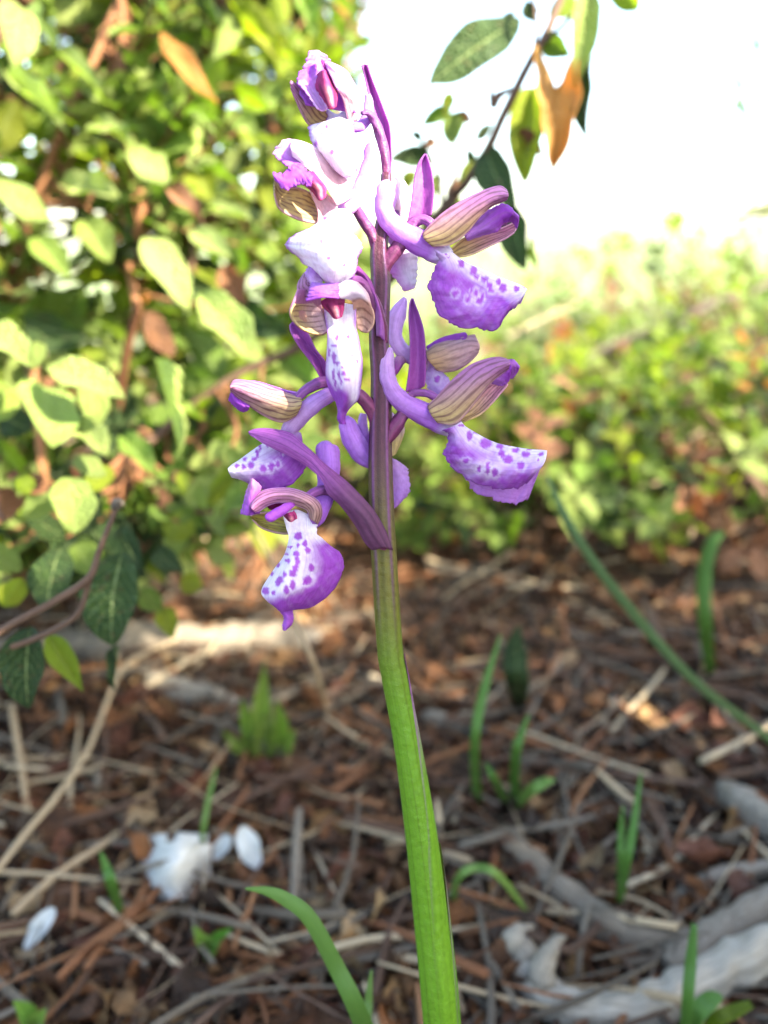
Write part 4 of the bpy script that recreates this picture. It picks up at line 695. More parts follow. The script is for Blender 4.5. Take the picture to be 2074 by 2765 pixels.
# main stems: photo-pixel paths with depth, all rooted at the base
stems_px = [
 [(370, 830, .30), (352, 700, .31), (385, 560, .31), (365, 420, .32), (330, 250, .33), (330, 60, .33), (320, -200, .34)],
 [(372, 830, .30), (340, 960, .31), (310, 1150, .33), (260, 1380, .36)],
 [(310, 1262, .30), (420, 1180, .30), (560, 1065, .30), (700, 985, .30), (810, 935, .30), (1000, 800, .29), (1120, 690, .275), (1230, 540, .26)],
 [(120, 1300, .31), (90, 1000, .33), (60, 700, .34), (140, 420, .33), (260, 150, .33), (380, -150, .34)],
 [(600, 1250, .42), (640, 900, .42), (690, 560, .42), (740, 250, .42), (800, -100, .44)],
 [(400, 1200, .42), (500, 800, .42), (560, 400, .42), (600, 100, .42), (610, -200, .42)],
 [(-100, 1300, .30), (-120, 900, .30), (-60, 500, .30), (-20, 150, .31), (40, -200, .32)],
 [(760, 1300, .5), (850, 950, .5), (900, 600, .5), (930, 200, .5)]]
STEMPTS = []
for i, sp in enumerate(stems_px):
    P = [W(*q) for q in sp]
    lead = P[-1] if i == 1 else P[0]
    if i not in (0, 1):
        P = [np.array([base_l[0]+0.01*i, base_l[1]+0.006*i, -0.004])*1.0, (P[0]+base_l)/2] + P
    if i == 1: P = P + [base_l+np.array([0, 0, -0.004])]
    r = [0.0017]*len(P); r[-1 if i != 1 else 0] = 0.0009
    if i in (0, 1): r = [0.0016]*len(P)
    stick('branch', P, r, M_RUST if i in (0, 1, 3) else M_TWIG, shrub, n=7, wob=0.12)
    STEMPTS += list(crsp(np.array(P), 40))
STEMPTS = np.array(STEMPTS)
def sprig_leaves(tip, root, nleaf, size, kindw=('oval', 'lance'), flat=0.5):
    """leaves in opposite pairs along a twig; returns list of (kind, k, Matrix, pos, len)"""
    out = []; ax = Vector(tip)-Vector(root); L = ax.length; a = ax.normalized()
    side = a.orthogonal().normalized(); side = Matrix.Rotation(random.uniform(0, 6.28), 3, a) @ side
    for i in range(nleaf//2):
        t = 0.25+0.75*i/(max(1, nleaf//2-1)); p = Vector(root)+ax*t
        side = Matrix.Rotation(math.pi/2+random.gauss(0, 0.3), 3, a) @ side
        for s in (-1, 1):
            d = (side*s+a*random.uniform(0.3, 0.9)+Vector((0, 0, random.uniform(-0.5, 0.15)))).normalized()
            sz = size*random.uniform(0.6, 1.15)*(1.0-0.35*t)
            nn = Vector((0, 0, 1))*flat+a*0.6+rv(0.35)
            k = random.choice(kindw)
            out.append((k, random.randrange(6), frame(p, d, nn, sz, sz*random.uniform(0.42, 0.62)), p, sz))
    return out
def bound_x(py):
    return np.interp(py, [-300, 100, 300, 500, 700, 1000, 1200, 1350, 1500, 1650], [1080, 1010, 900, 960, 1060, 1130, 1090, 820, 640, 480])
cand = []; twV = []
for i in range(760):
    for _ in range(40):
        py = random.uniform(-250, 1560); px = random.uniform(-420, 1130)
        if 330 <= i < 450: py = random.uniform(-200, 620); px = random.uniform(250, 980)
        if px < bound_x(py)-40: break
    d = random.uniform(.29, .62) if px < 700 else random.uniform(.36, .75)
    if py > 1250: d = random.uniform(.22, .40)
    p = W(px, py, d)
    if p[2] < 0.015: continue
    j = int(np.argmin(np.sum((STEMPTS-p)**2, axis=1))); q = STEMPTS[j]
    dirn_ = Vector(p-q); 
    root = Vector(p)-dirn_.normalized()*min(dirn_.length, 0.05)-Vector((0, 0, 0.012))
    twV.append(([q, (np.array(root)+q)/2+np.array(rv(0.004)), np.array(root), np.array(p)], [0.0009, 0.0008, 0.0007, 0.0004]))
    mat = random.choices((M_LEAF, M_PALE, M_DARK, M_YELL, M_BROW, M_ORAN), (5, 3.2, 2.2, 1.6, 0.5, 0.25 if d > .34 else 0.0))[0]
    for L in sprig_leaves(p, root, random.choice((6, 8, 8, 10)), random.uniform(0.019, 0.032) if d > .3 else random.uniform(.012, .02)):
        cand.append((L, mat if random.random() < 0.8 else random.choice((M_LEAF, M_PALE, M_YELL))))
Vs, Fs, Us, off = [], [], [], 0
for P, R in twV:
    V, F, UV = tube_v(P, R, 5, 12); Vs.append(V); Fs.append(F+off); Us.append(UV); off += len(V)
tw = add('twigs', np.vstack(Vs), np.vstack(Fs), M_RUST, shrub, uv=np.vstack(Us)); tw['kind'] = 'stuff'
def rank_leaves(cand, limit, parent, stuff_name='foliage'):
    sc_ = []
    for c in cand:
        x, y, z = proj(np.array(c[0][3])); vis = -60 < x < 2134 and -60 < y < 2825 and z > 0.05
        sc_.append((c[0][4]/z if vis else -1))
    order = np.argsort(-np.array(sc_)); ind = [i for i in order[:limit] if sc_[i] > 0]
    s = set(ind); rest = {}
    for i in ind:
        (k, v, M, p, sz), mat = cand[i]; inst('leaf', shared(('leaf', k, v), LEAFV[k][v], mat), M, parent)
    for i, c in enumerate(cand):
        if i in s: continue
        (k, v, M, p, sz), mat = c; rest.setdefault(mat.name, (mat, []))[1].append((LEAFV[k][v], M))
    for nm, (mat, items) in rest.items(): joined(stuff_name, items, mat, parent)
rank_leaves(cand, 298-n_ind, shrub)

# dark twig pair in front of the shrub, lower left
twig_l = empty('bare_twig', G(-260, 2050))
tag(twig_l, 'dark bare forked twig with a bud at its tip in front of the shrub', 'twig')
stick('branch', [G(-260, 2050), W(-120, 1790, .18), W(0, 1705, .172), W(150, 1622, .17), W(240, 1560, .17), W(270, 1480, .17), (W(315, 1372, .17))], [.0012, .0011, .0009, .0008, .0008, .0006, .0005], M_TWIG, twig_l, n=9)
stick('branch', [W(-80, 1770, .18), W(60, 1738, .176), W(200, 1668, .173), W(238, 1580, .171), W(245, 1555, .17)], [.0008, .0007, .0007, .0006, .0005], M_TWIG, twig_l, n=8)
stick('bud', [W(306, 1378, .17), W(314, 1366, .17), W(322, 1360, .17), W(336, 1362, .17)], [.0005, .0012, .0013, .0003], M_GREY, twig_l, n=8)

# ------------------------------------------------------------------ the branch on the right with the curled orange leaf
rb = W(1000, 800, .29)
sprig = empty('shrub_branch', rb)
tag(sprig, 'leafy brown branch with a curled orange dead leaf against the white sky', 'branch')
def SP(x, y): return (1000+x/1.545, y/1.545)
pts = [(1010, 795, .30), SP(310, 860)+(.27,), SP(400, 760)+(.26,), SP(490, 620)+(.25,), SP(560, 470)+(.245,), SP(650, 290)+(.24,), SP(740, 130)+(.24,), SP(800, -20)+(.245,), SP(900, -250)+(.26,)]
stick('branch', [W(*p) for p in pts], [.0016, .0016, .0015, .0014, .0013, .0013, .0012, .0011, .0008], M_TWIG, sprig, n=9, wob=0.15)
stick('branch', [W(*SP(315, 850), .262), W(*SP(350, 740), .262), W(*SP(362, 640), .262), W(*SP(345, 560), .262)], [.0008, .0007, .0006, .0004], M_TWIG, sprig)
stick('branch', [W(*SP(300, 840), .275), W(*SP(280, 720), .28), W(*SP(230, 620), .285), W(*SP(180, 560), .29)], [.0008, .0007, .0006, .0004], M_TWIG, sprig)
stick('branch', [W(*SP(650, 300), .24), W(*SP(690, 180), .238), W(*SP(688, 60), .238), W(*SP(670, -60), .24)], [.0007, .0006, .0005, .0004], M_TWIG, sprig)
stick('branch', [W(*SP(700, 200), .24), W(*SP(790, 120), .235), W(*SP(880, 20), .233), W(*SP(930, -40), .235)], [.0007, .0006, .0005, .0004], M_TWIG, sprig)
stick('bud', [W(*SP(590, 370), .243), W(*SP(560, 385), .243), W(*SP(525, 410), .243), W(*SP(512, 440), .243), W(*SP(500, 360), .243)], [.0006, .0009, .0014, .0011, .0003], M_TWIG, sprig)
for h in [(1405, 52, 1153, 238, 118, .245, .235, M_DARK, 0.3, 'oval'), (1584, -20, 1568, 206, 80, .232, .228, M_PALE, -0.3, 'oval'), (1600, 150, 1586, 378, 56, .24, .235, M_DARK, 0.6, 'oval'), (1440, 240, 1420, 508, 105, .255, .25, M_YELL, 0.2, 'oval'),
          (1312, 405, 1400, 570, 96, .25, .24, M_DARK, 0.2, 'oval'), (1370, 560, 1422, 735, 86, .245, .238, M_DARK, 0.2, 'oval'), (1432, 640, 1450, 730, 24, .245, .24, M_YELL, 0.6, 'lance'), (1236, 300, 1215, 395, 58, .262, .26, M_LEAF, 0.1, 'oval'), (1218, 300, 1140, 335, 40, .262, .262, M_LEAF, 0.2, 'oval'),
          (1240, 300, 1275, 330, 30, .262, .262, M_BROW, 0.2, 'oval'), (1215, 250, 1205, 320, 36, .262, .262, M_YELL, 0.2, 'oval'), (1170, 432, 1048, 432, 56, .285, .28, M_DARK, 0.3, 'oval'), (1140, 385, 1105, 350, 26, .285, .285, M_DARK, 0.3, 'lance'), (1660, -60, 1725, 28, 76, .24, .24, M_YELL, 0.2, 'round'),
          (1440, 60, 1420, 0, 44, .24, .24, M_DARK, 0.1, 'lance'), (1470, 100, 1540, 150, 60, .242, .238, M_LEAF, 0.1, 'oval'), (1350, 80, 1390, 30, 40, .25, .25, M_DARK, 0.3, 'lance'), (1480, 40, 1560, -30, 60, .25, .25, M_YELL, 0.3, 'oval'), (1290, 440, 1240, 500, 40, .27, .27, M_YELL, 0.2, 'oval'),
          (1190, 470, 1150, 560, 46, .285, .285, M_LEAF, 0.3, 'oval'), (1120, 460, 1090, 520, 40, .29, .29, M_YELL, 0.2, 'oval'), (1330, 520, 1290, 590, 40, .27, .27, M_LEAF, 0.2, 'lance'), (1280, 380, 1330, 330, 30, .265, .265, M_DARK, 0.2, 'lance'), (1180, 380, 1140, 400, 30, .285, .285, M_BROW, 0.2, 'oval'), (1210, 520, 1260, 590, 50, .29, .29, M_PALE, 0.2, 'oval'), (1140, 560, 1180, 640, 50, .30, .30, M_LEAF, 0.2, 'oval'), (1240, 620, 1200, 700, 50, .32, .32, M_YELL, 0.2, 'oval'), (1260, 400, 1300, 470, 30, .27, .27, M_DARK, 0.3, 'lance'),
          (1250, 480, 1210, 560, 44, .28, .28, M_BROW, 0.2, 'oval'), (1400, 350, 1470, 420, 60, .25, .25, M_BROW, 0.4, 'lance')]:
    hero(sprig, *h)
def orange_leaf():
    nu, nv = 26, 20; V = []; U = []
    for i in range(nu):
        for j in range(nv):
            u, v = i/(nu-1), j/(nv-1)
            yt = np.interp(v, [0, .12, .42, .55, .85, 1.0], [120, 128, 236, 225, 152, 165]); y = yt+u*(456-yt+6*math.sin(v*9))
            xl = np.interp(y, [110, 250, 380, 460], [1442, 1452, 1472, 1490])+3*math.sin(y*.07); xr = np.interp(y, [110, 165, 245, 350, 420, 460], [1556, 1562, 1570, 1546, 1522, 1500])+4*math.sin(y*.05+1)
            d = .231+.007*math.sin(v*math.pi)**0.8+.0012*math.sin(u*7+v*4)+.002*u
            V.append(W(xl+v*(xr-xl), y, d)); U.append((u, v))
    o = add('dead_leaf', np.array(V), gridF(nu, nv), M_AMBR, sprig, uv=np.array(U), solid=0.0002)
    o['label'] = 'curled dry tan orange leaf'
orange_leaf()

# ------------------------------------------------------------------ vegetation on the right, out to the field
def bush(name, label, px, py, wid, hei, nsp, size, mats, limit, group=None, nl=8):
    b = G(px, py); e = empty(name, b); tag(e, label, 'bush', group)
    cnd = []; tws = []; size *= 1.45; hei *= 1.12; wid *= 1.1; nsp = int(nsp*1.35)
    for i in range(nsp):
        a = random.uniform(0, 6.28); rr = wid*math.sqrt(random.random()); hh = hei*random.uniform(0.25, 1.0)*(1-0.45*(rr/wid)**2)
        tip = Vector((b[0]+rr*math.cos(a), b[1]+rr*math.sin(a), b[2]+hh))
        foot_ = Vector((b[0]+rr*0.35*math.cos(a), b[1]+rr*0.35*math.sin(a), b[2]-0.003))
        mid = (tip+foot_)/2+Vector((0, 0, hh*0.15))
        root = tip-(tip-mid).normalized()*min(0.05, (tip-mid).length)
        tws.append([foot_, mid, root, tip])
        mat = random.choices(mats[0], mats[1])[0]
        for L in sprig_leaves(tip, root, nl, size*random.uniform(0.7, 1.2), ('oval', 'round', 'lance')): cnd.append((L, mat))
    Vs, Fs, Us, off = [], [], [], 0
    for P in tws:
        V, F, UV = tube_v([np.array(q) for q in P], [.0012, .001, .0008, .0004], 5, 10); Vs.append(V); Fs.append(F+off); Us.append(UV); off += len(V)
    t = add('stems', np.vstack(Vs), np.vstack(Fs), M_TWIG, e, uv=np.vstack(Us)); t['kind'] = 'stuff'
    rank_leaves(cnd, limit, e)
MIX1 = ((M_LEAF, M_YELL, M_PALE, M_DARK, M_BROW, M_ORAN), (5, 2.8, 2.6, 1.6, 1.3, 0.6))
MIX2 = ((M_LEAF, M_YELL, M_PALE, M_BROW, M_FGRS), (3, 2, 4, 1.4, 3))
bush('low_bush', 'small leafy bush on the litter directly behind the orchid stem', 1180, 1400, .10, .13, 34, .018, MIX1, 60)
bush('low_bush', 'low green bush behind the long blue green grass blade', 1480, 1470, .11, .12, 40, .017, MIX1, 60)
bush('low_bush', 'low green bush with yellow leaf beside the short bent grass blade', 1800, 1440, .12, .13, 44, .018, MIX1, 60)
bush('low_bush', 'dark green bush at the edge of the litter under a long twig', 2120, 1400, .12, .17, 44, .019, MIX1, 40)
bush('low_bush', 'bright bush just behind the lower right orchid lip', 1330, 1180, .17, .12, 46, .018, MIX1, 40)
bush('low_bush', 'tangled green bush with grey branches lying over it', 1720, 1150, .20, .15, 56, .018, MIX1, 40)
bush('low_bush', 'taller tangled bush at the right edge below the horizon', 2100, 1130, .22, .24, 56, .019, MIX1, 40)
bush('low_bush', 'pale bush in the sunny field below the horizon', 1480, 960, .32, .10, 50, .020, MIX2, 30)
bush('low_bush', 'pale taller bush in the sunny field under the white sky', 1950, 930, .40, .25, 80, .022, MIX2, 30)
bush('low_bush', 'shaded green bush between the orchid stem and the left shrub', 860, 1330, .10, .10, 30, .016, MIX1, 40)

# dry branches lying across the bushes
LANDMARKS = []
def gpath(pts, r, name, label, mat, cat='branch', lift=None, n=9, wob=0.14, group=None, short=None):
    rr = [q*1.0 for q in r]
    P = [G(x, y, (h if h is not None else rr[i]*0.6)) for i, (x, y, h) in enumerate(pts)]
    if max(rr) > .0035:                    # knots and bends on the thicker wood
        k = 3*(len(P)-1)+1; P = crsp(np.array(P), k); rr = crsp(np.array(rr), k)
        for i in range(1, k-1):
            P[i] += np.array(rv(1.0))*rr[i]*0.05; rr[i] *= random.uniform(.95, 1.06)
        rr[0] *= 0.55; rr[-1] *= 0.6
    o = stick(name, P, rr, mat, None, n=n, wob=wob)
    if short: LANDMARKS.append((o, short, np.array(P)))
    return tag(o, label, cat, group)
def wpath(pts, r, name, label, mat, cat='branch', n=8, wob=0.12):
    return tag(stick(name, [W(*p) for p in pts], r, mat, None, n=n, wob=wob), label, cat)
wpath([(2300, 660, 1.0), (2050, 780, 1.0), (1860, 850, 1.0), (1640, 950, 1.05), (1500, 1030, 1.1), (1380, 1120, 1.1)], [.006, .006, .007, .006, .006, .005], 'fallen_branch', 'grey dead branch slanting over the tangled bush', M_GREY)
wpath([(2200, 880, .8), (2000, 940, .8), (1850, 960, .85), (1700, 1010, .9), (1560, 1120, .95)], [.004, .004, .004, .004, .003], 'fallen_branch', 'thin dark branch lying below the grey dead branch', M_TWIG)
wpath([(1880, 1090, .6), (1960, 1180, .58), (2020, 1280, .56), (2100, 1400, .55), (2200, 1560, .52)], [.002, .003, .004, .004, .004], 'fallen_branch', 'dark branch arching down out of the dark green bush', M_TWIG)
wpath([(1020, 1440, .58), (1250, 1460, .6), (1480, 1490, .58), (1750, 1500, .56), (2100, 1480, .55)], [.002, .0022, .0022, .002, .002], 'fallen_branch', 'long thin reddish twig lying level along the foot of the bushes', M_RUST)
wpath([(1180, 1480, .55), (1260, 1400, .55), (1330, 1340, .56), (1450, 1290, .58)], [.002, .002, .0018, .001], 'fallen_branch', 'short dark twig leaning up behind the orchid lips', M_TWIG)

for k, (x0, y0, x1, y1, d_) in enumerate([(1250, 980, 1560, 820, .9), (1400, 1080, 1760, 880, .8), (1560, 1180, 1880, 1010, .7), (1700, 1260, 2100, 1060, .65), (1300, 1250, 1540, 1120, .7), (1620, 960, 2074, 740, 1.2), (1480, 860, 1640, 700, 1.6), (1850, 1300, 2090, 1180, .6), (1120, 1120, 1330, 960, .75), (1560, 1380, 1800, 1300, .58)]):
    lab = ['pale', 'grey', 'brown'][k % 3]+' thin dry twig slanting up through '+['the bright bush behind the upper right lip', 'the tangled bush in the middle', 'the tangled bush by the dark branch', 'the bush under the dark branch', 'the bush behind the lower right lip', 'the pale field bush at the edge', 'the sunny field grass', 'the dark green bush', 'the bush next to the orchid stem', 'the low bush near the bent grass'][k]
    xm, ym = (x0+x1)/2+random.uniform(-30, 30), (y0+y1)/2+random.uniform(-20, 20)
    wpath([(x0, y0, d_), (xm, ym, d_), (x1, y1, d_)], [.0016*d_/.7, .0014*d_/.7, .0007], 'dry_twig', lab, [M_STRAW, M_GREY, M_TWIG][k % 3], 'twig')
# far field grass and single stalks
def blade(p, d, h, wd, lean, nseg=4):
    side = Vector((d.y, -d.x, 0)).normalized(); V = []; U = []
    for i in range(nseg+1):
        t = i/nseg; c = Vector(p)+Vector((0, 0, h*t*(1-0.25*lean*t)))+Vector((d.x, d.y, 0))*(lean*h*t*t)
        ww = wd*(1-t**1.6)*0.5+wd*0.03
        V += [c-side*ww, c+side*ww]; U += [(t, 0.0), (t, 1.0)]
    F = [(2*i, 2*i+1, 2*i+3, 2*i+2) for i in range(nseg)]
    return np.array([tuple(v) for v in V]), np.array(F), np.array(U)
def field_grass():
    Vs, Fs, Us, off = [], [], [], 0
    for i in range(15000):
        y = 1.5*math.exp(random.random()*2.4); x = random.uniform(-0.35, 0.75)*y+random.uniform(-.2, .2)
        if random.random() > 0.25 and x < -0.1*y: continue
        a = random.uniform(0, 6.28)
        V, F, U = blade((x, y, hgt(x, y)), Vector((math.cos(a), math.sin(a), 0)), random.uniform(.04, .15)*(0.8+0.08*y), .003+0.0006*y, random.uniform(.1, .8), 3)
        Vs.append(V); Fs.append(F+off); Us.append(U); off += len(V)
    o = add('field_grass', np.vstack(Vs), np.vstack(Fs), M_FGRS, None, uv=np.vstack(Us), origin=(0, 0, 0))
    tag(o, 'pale sunlit grass of the open field beyond the bushes', 'grass', kind='stuff')
field_grass()
def rblade(name, label, pts, wpx, mat, group=None, twist=0.5, parent=None, fold=0.35, ground=True, cat='grass'):
    """grass blade along photo pixels + depth; first point is the foot"""
    P = np.array([W(*q) for q in pts])
    if ground: P = np.vstack([G(pts[0][0]+(pts[0][0]-pts[1][0])*0.0, pts[0][1]), P[1:]]); P[0][2] -= 0.002
    n = 8*(len(pts)-1)+1; C = crsp(P, n); wv = crsp(np.array(wpx, float)[:, None], n)[:, 0]
    T = np.gradient(C, axis=0); V = []; U = []
    for i in range(n):
        v = CAM-C[i]; dep = np.linalg.norm(v); v /= dep
        s = np.cross(T[i], v); s /= np.linalg.norm(s)+1e-12; nn = np.cross(s, T[i]); nn /= np.linalg.norm(nn)+1e-12
        s = s*math.cos(twist)+nn*math.sin(twist); nn = np.cross(s, T[i]); nn /= np.linalg.norm(nn)+1e-12
        ww = max(wv[i], 0.6)/FPX*dep*0.5/max(0.4, math.cos(twist))
        V += [C[i]-s*ww+nn*ww*fold, C[i], C[i]+s*ww+nn*ww*fold]; U += [(i/n, 0), (i/n, .5), (i/n, 1)]
    o = add(name, np.array(V), gridF(n, 3), mat, parent, uv=np.array(U), solid=0.00015)
    if label: tag(o, label, cat, group)
    return o
def gd(x, y): return proj(G(x, y))[2]
rblade('wild_grass', 'long blue green grass blade slanting up to the lower right orchid lip', [(2260, 2130, gd(2260, 2130)), (2074, 1990, .30), (1880, 1840, .275), (1700, 1640, .255), (1560, 1450, .24), (1478, 1288, .235)], [13, 17, 21, 24, 22, 8], M_GRBL)
rblade('wild_grass', 'short bent yellow tipped grass blade standing before the dark bush', [(1922, 1830, gd(1922, 1830)), (1908, 1690, .36), (1905, 1560, .36), (1925, 1470, .36), (1950, 1438, .36)], [22, 32, 34, 30, 16], M_GRAS)
t1 = empty('grass_tuft', G(1320, 2150)); tag(t1, 'thin grass tuft with a broad dark leaf right of the orchid stem', 'grass')
rblade('blade', None, [(1292, 2160, gd(1292, 2160)), (1284, 2010, .24), (1310, 1860, .245), (1352, 1715, .25)], [22, 24, 22, 5], M_GRAS, parent=t1)
rblade('blade', None, [(1392, 2160, gd(1392, 2160)), (1395, 2040, .25), (1410, 1980, .25), (1428, 1930, .25)], [22, 24, 18, 5], M_GRAS, parent=t1)
rblade('blade', None, [(1405, 1900, gd(1405, 1900)), (1400, 1840, .32), (1395, 1760, .32), (1400, 1690, .32)], [20, 60, 58, 10], M_DARK, parent=t1)
rblade('blade', None, [(1395, 2165, gd(1395, 2165)), (1430, 2140, .25), (1470, 2115, .245), (1498, 2105, .245)], [14, 26, 24, 6], M_GRAS, parent=t1)
rblade('blade', None, [(1370, 2160, gd(1370, 2160)), (1340, 2110, .25), (1310, 2060, .25)], [14, 20, 6], M_GRAS, parent=t1)
t2 = empty('grass_tuft', G(1675, 2440)); tag(t2, 'two thin upright grass blades between the grey fallen sticks', 'grass')
rblade('blade', None, [(1672, 2440, gd(1672, 2440)), (1692, 2340, .22), (1712, 2230, .22), (1732, 2085, .225)], [14, 20, 18, 4], M_GRAS, parent=t2)
rblade('blade', None, [(1676, 2410, gd(1676, 2410)), (1676, 2330, .23), (1678, 2250, .23), (1682, 2175, .23)], [12, 14, 14, 4], M_GRAS, parent=t2)
t3 = empty('grass_tuft', G(1850, 2860)); tag(t3, 'bright grass tuft growing over the large pale driftwood branch', 'grass')
rblade('blade', None, [(1850, 2860, gd(1850, 2860)), (1858, 2720, .19), (1868, 2600, .19), (1876, 2495, .19)], [20, 24, 24, 12], M_GRAS, parent=t3)
rblade('blade', None, [(1850, 2840, gd(1850, 2840)), (1880, 2750, .195), (1920, 2705, .195), (1950, 2690, .195)], [20, 36, 36, 12], M_GRAS, parent=t3)
rblade('blade', None, [(1880, 2850, gd(1880, 2850)), (1930, 2765, .195), (1980, 2735, .195), (2030, 2712, .195)], [20, 28, 28, 16], M_YELL, parent=t3)
rblade('wild_grass', 'thin green grass blade arched over like a hoop beside the stem', [(1222, 2430, gd(1222, 2430)), (1240, 2370, .22), (1290, 2345, .22), (1350, 2370, .22), (1435, 2480, gd(1435, 2480))], [14, 18, 20, 18, 8], M_GRAS)
rblade('wild_grass', 'wide green grass blade with a dry pointed tip bending left', [(1050, 2960, gd(1050, 2960)), (985, 2770, .155), (905, 2600, .15), (835, 2475, .148), (770, 2425, .148), (720, 2405, .148), (662, 2399, .148)], [34, 42, 38, 36, 31, 20, 4], M_GRAS, twist=0.3)
rblade('wild_grass', 'slim upright grass blade at the foot of the wide blade', [(1000, 2900, gd(1000, 2900)), (993, 2780, .17), (997, 2700, .168), (1003, 2620, .168)], [20, 22, 18, 4], M_GRAS)
rblade('wild_grass', 'tiny grass blade standing behind the white scrap', [(545, 2300, gd(545, 2300)), (550, 2240, .26), (568, 2140, .265), (585, 2070, .27)], [10, 13, 12, 4], M_GRAS)
rblade('wild_grass', 'tiny grass blade leaning left of the white scrap', [(330, 2470, gd(330, 2470)), (305, 2390, .22), (290, 2345, .22), (272, 2300, .22)], [14, 24, 20, 5], M_GRAS)
# tall stalks and hanging sprigs against the white sky at the right
rblade('wild_grass', 'narrow arching grass blade at the right edge above the horizon', [(2500, 1300, gd(2500, 1300)), (2330, 700, .5), (2180, 560, .48), (2074, 560, .47), (1985, 590, .47)], [20, 30, 32, 30, 5], M_FGRS)
rblade('wild_grass', 'second grass blade rising steeper at the right edge above the horizon', [(2480, 1280, gd(2480, 1280)), (2300, 560, .52), (2180, 440, .50), (2074, 500, .48), (2005, 585, .47)], [14, 24, 26, 22, 5], M_FGRS)
st = empty('flower_stalk', G(1840, 900)); tag(st, 'thin leafy stalk rising into the white sky above the field', 'plant')
stick('stalk', [G(1840, 900), W(1835, 760, 1.2), W(1832, 650, 1.2), W(1815, 560, 1.2)], [.002, .0015, .0012, .0008], M_GRAS, st)
for h in [(1832, 640, 1800, 590, 20, 1.2, 1.2), (1830, 620, 1850, 570, 20, 1.2, 1.2), (1832, 600, 1815, 555, 24, 1.2, 1.2)]: hero(st, *h, M_YELL, 0.2, 'lance')
hs = empty('hanging_sprig', W(2080, 0, .5)); tag(hs, 'sparse thin sprig hanging against the white sky at the right', 'sprig')
stick('branch', [W(2110, -200, .5), W(2080, 0, .5), W(2040, 180, .5), W(1990, 260, .5), W(2020, 390, .5)], [.0006, .0005, .0005, .0004, .0003], M_TWIG, hs)
for x, y, a, b in ((2048, 60, 2030, 120), (2040, 100, 2052, 150), (1995, 190, 1960, 225), (1990, 200, 2005, 260), (2000, 270, 2030, 330), (2010, 260, 1975, 300), (2040, 250, 2070, 300), (2020, 370, 2008, 400)):
    hero(hs, x, y, a, b, 20, .5, .5, M_GRBL, 0.3, 'lance')

# ------------------------------------------------------------------ litter on the ground
def seedling(name, label, base, leaves, mat, stemr=.0008):
    b = G(*base); e = empty(name, b); tag(e, label, 'seedling')
    d = proj(b)[2]
    for (bx, by, tx, ty, wpx, k) in leaves:
        hero(e, bx, by, tx, ty, wpx, d-0.004, d-0.012, mat, random.uniform(-.4, .4), k)
    stick('stalk', [b-np.array([0, 0, .002]), W(leaves[0][0], leaves[0][1], d-0.004)], [stemr, stemr*.8], mat, e)
seedling('seedling', 'small upright seedling with crinkled green leaves on the litter', (715, 2055), [(720, 2040, 702, 1800, 62, 'lance'), (745, 2035, 745, 1880, 60, 'lance'), (680, 2035, 650, 1880, 44, 'lance'), (680, 2040, 605, 1985, 40, 'oval'), (760, 2040, 800, 1965, 40, 'oval'), (710, 2045, 725, 1920, 55, 'oval')], M_LEAF)
seedling('seedling', 'two leaved seedling sprouting below the white scrap', (555, 2590), [(562, 2560, 522, 2500, 40, 'oval'), (566, 2560, 628, 2505, 40, 'oval'), (566, 2585, 590, 2530, 26, 'lance')], M_GRAS)
seedling('seedling', 'green sprout at the foot of the picture left of the wide grass blade', (80, 2780), [(80, 2770, 30, 2700, 50, 'oval'), (90, 2770, 130, 2715, 50, 'oval')], M_GRAS)

gp = lambda *a, **k: gpath(*a, **k)
gp([(-40, 1778, None), (60, 1765, None), (180, 1748, None), (300, 1748, None), (430, 1730, None), (560, 1738, None), (680, 1728, None), (790, 1735, None), (860, 1728, None), (900, 1725, None)], [.008, .0095, .0085, .0108, .0098, .0088, .0102, .0085, .006, .0015], 'fallen_log', 'pale bleached log lying behind the litter at the foot of the shrub', M_GREY, 'log', n=16, wob=.14, short='the bleached log')
gp([(325, 1818, None), (420, 1845, None), (520, 1872, None), (650, 1905, None)], [.004, .0055, .006, .005], 'fallen_branch', 'pale stick pointing right in front of the bleached log', M_PALEW)
gp([(-60, 2420, .012), (70, 2250, .014), (150, 2155, .016), (235, 2030, .016), (300, 1870, .02), (345, 1790, .03), (480, 1725, .035)], [.0009, .0010, .0010, .0010, .0009, .0009, .0007], 'straw_stalk', 'long bent straw stalk crossing the litter on the left', M_STRAW, 'straw', wob=.05, short='the long bent straw')
gp([(30, 1900, .02), (55, 2060, .012), (80, 2250, .002)], [.0012, .0013, .0012], 'straw_stalk', 'short pale straw stalk crossing behind the long bent one', M_STRAW, 'straw', wob=.05)
wpath([(640, 1390, .36), (700, 1450, .33), (790, 1660, .28), (850, 1800, .27), (885, 1930, gd(885, 1930)-.01), (912, 2040, gd(912, 2040))], [.0007, .0008, .0009, .0009, .0009, .0007], 'straw_stalk', 'thin pale straw hanging down from behind the lowest orchid flower', M_STRAW, 'straw')
gp([(808, 2185, .018), (798, 2330, .01), (788, 2520, .002)], [.0013, .0016, .0012], 'grey_stick', 'straight grey stick leaning left of the orchid stem', M_GREY, 'stick', wob=.1, short='the leaning stick')
gp([(690, 2120, None), (800, 2105, None), (880, 2085, None), (1000, 2090, None)], [.002, .003, .003, .002], 'brown_stick', 'reddish brown stick lying just left of the orchid stem', M_RUST, 'stick', short='the reddish stick by the stem')
gp([(1345, 2240, None), (1420, 2330, None), (1520, 2420, None), (1680, 2530, None), (1870, 2570, None), (2000, 2590, None)], [.0045, .0055, .0055, .006, .006, .005], 'fallen_branch', 'thick brown grey stick sloping down beside the orchid stem', M_GREY, n=12, short='the thick sloping stick')
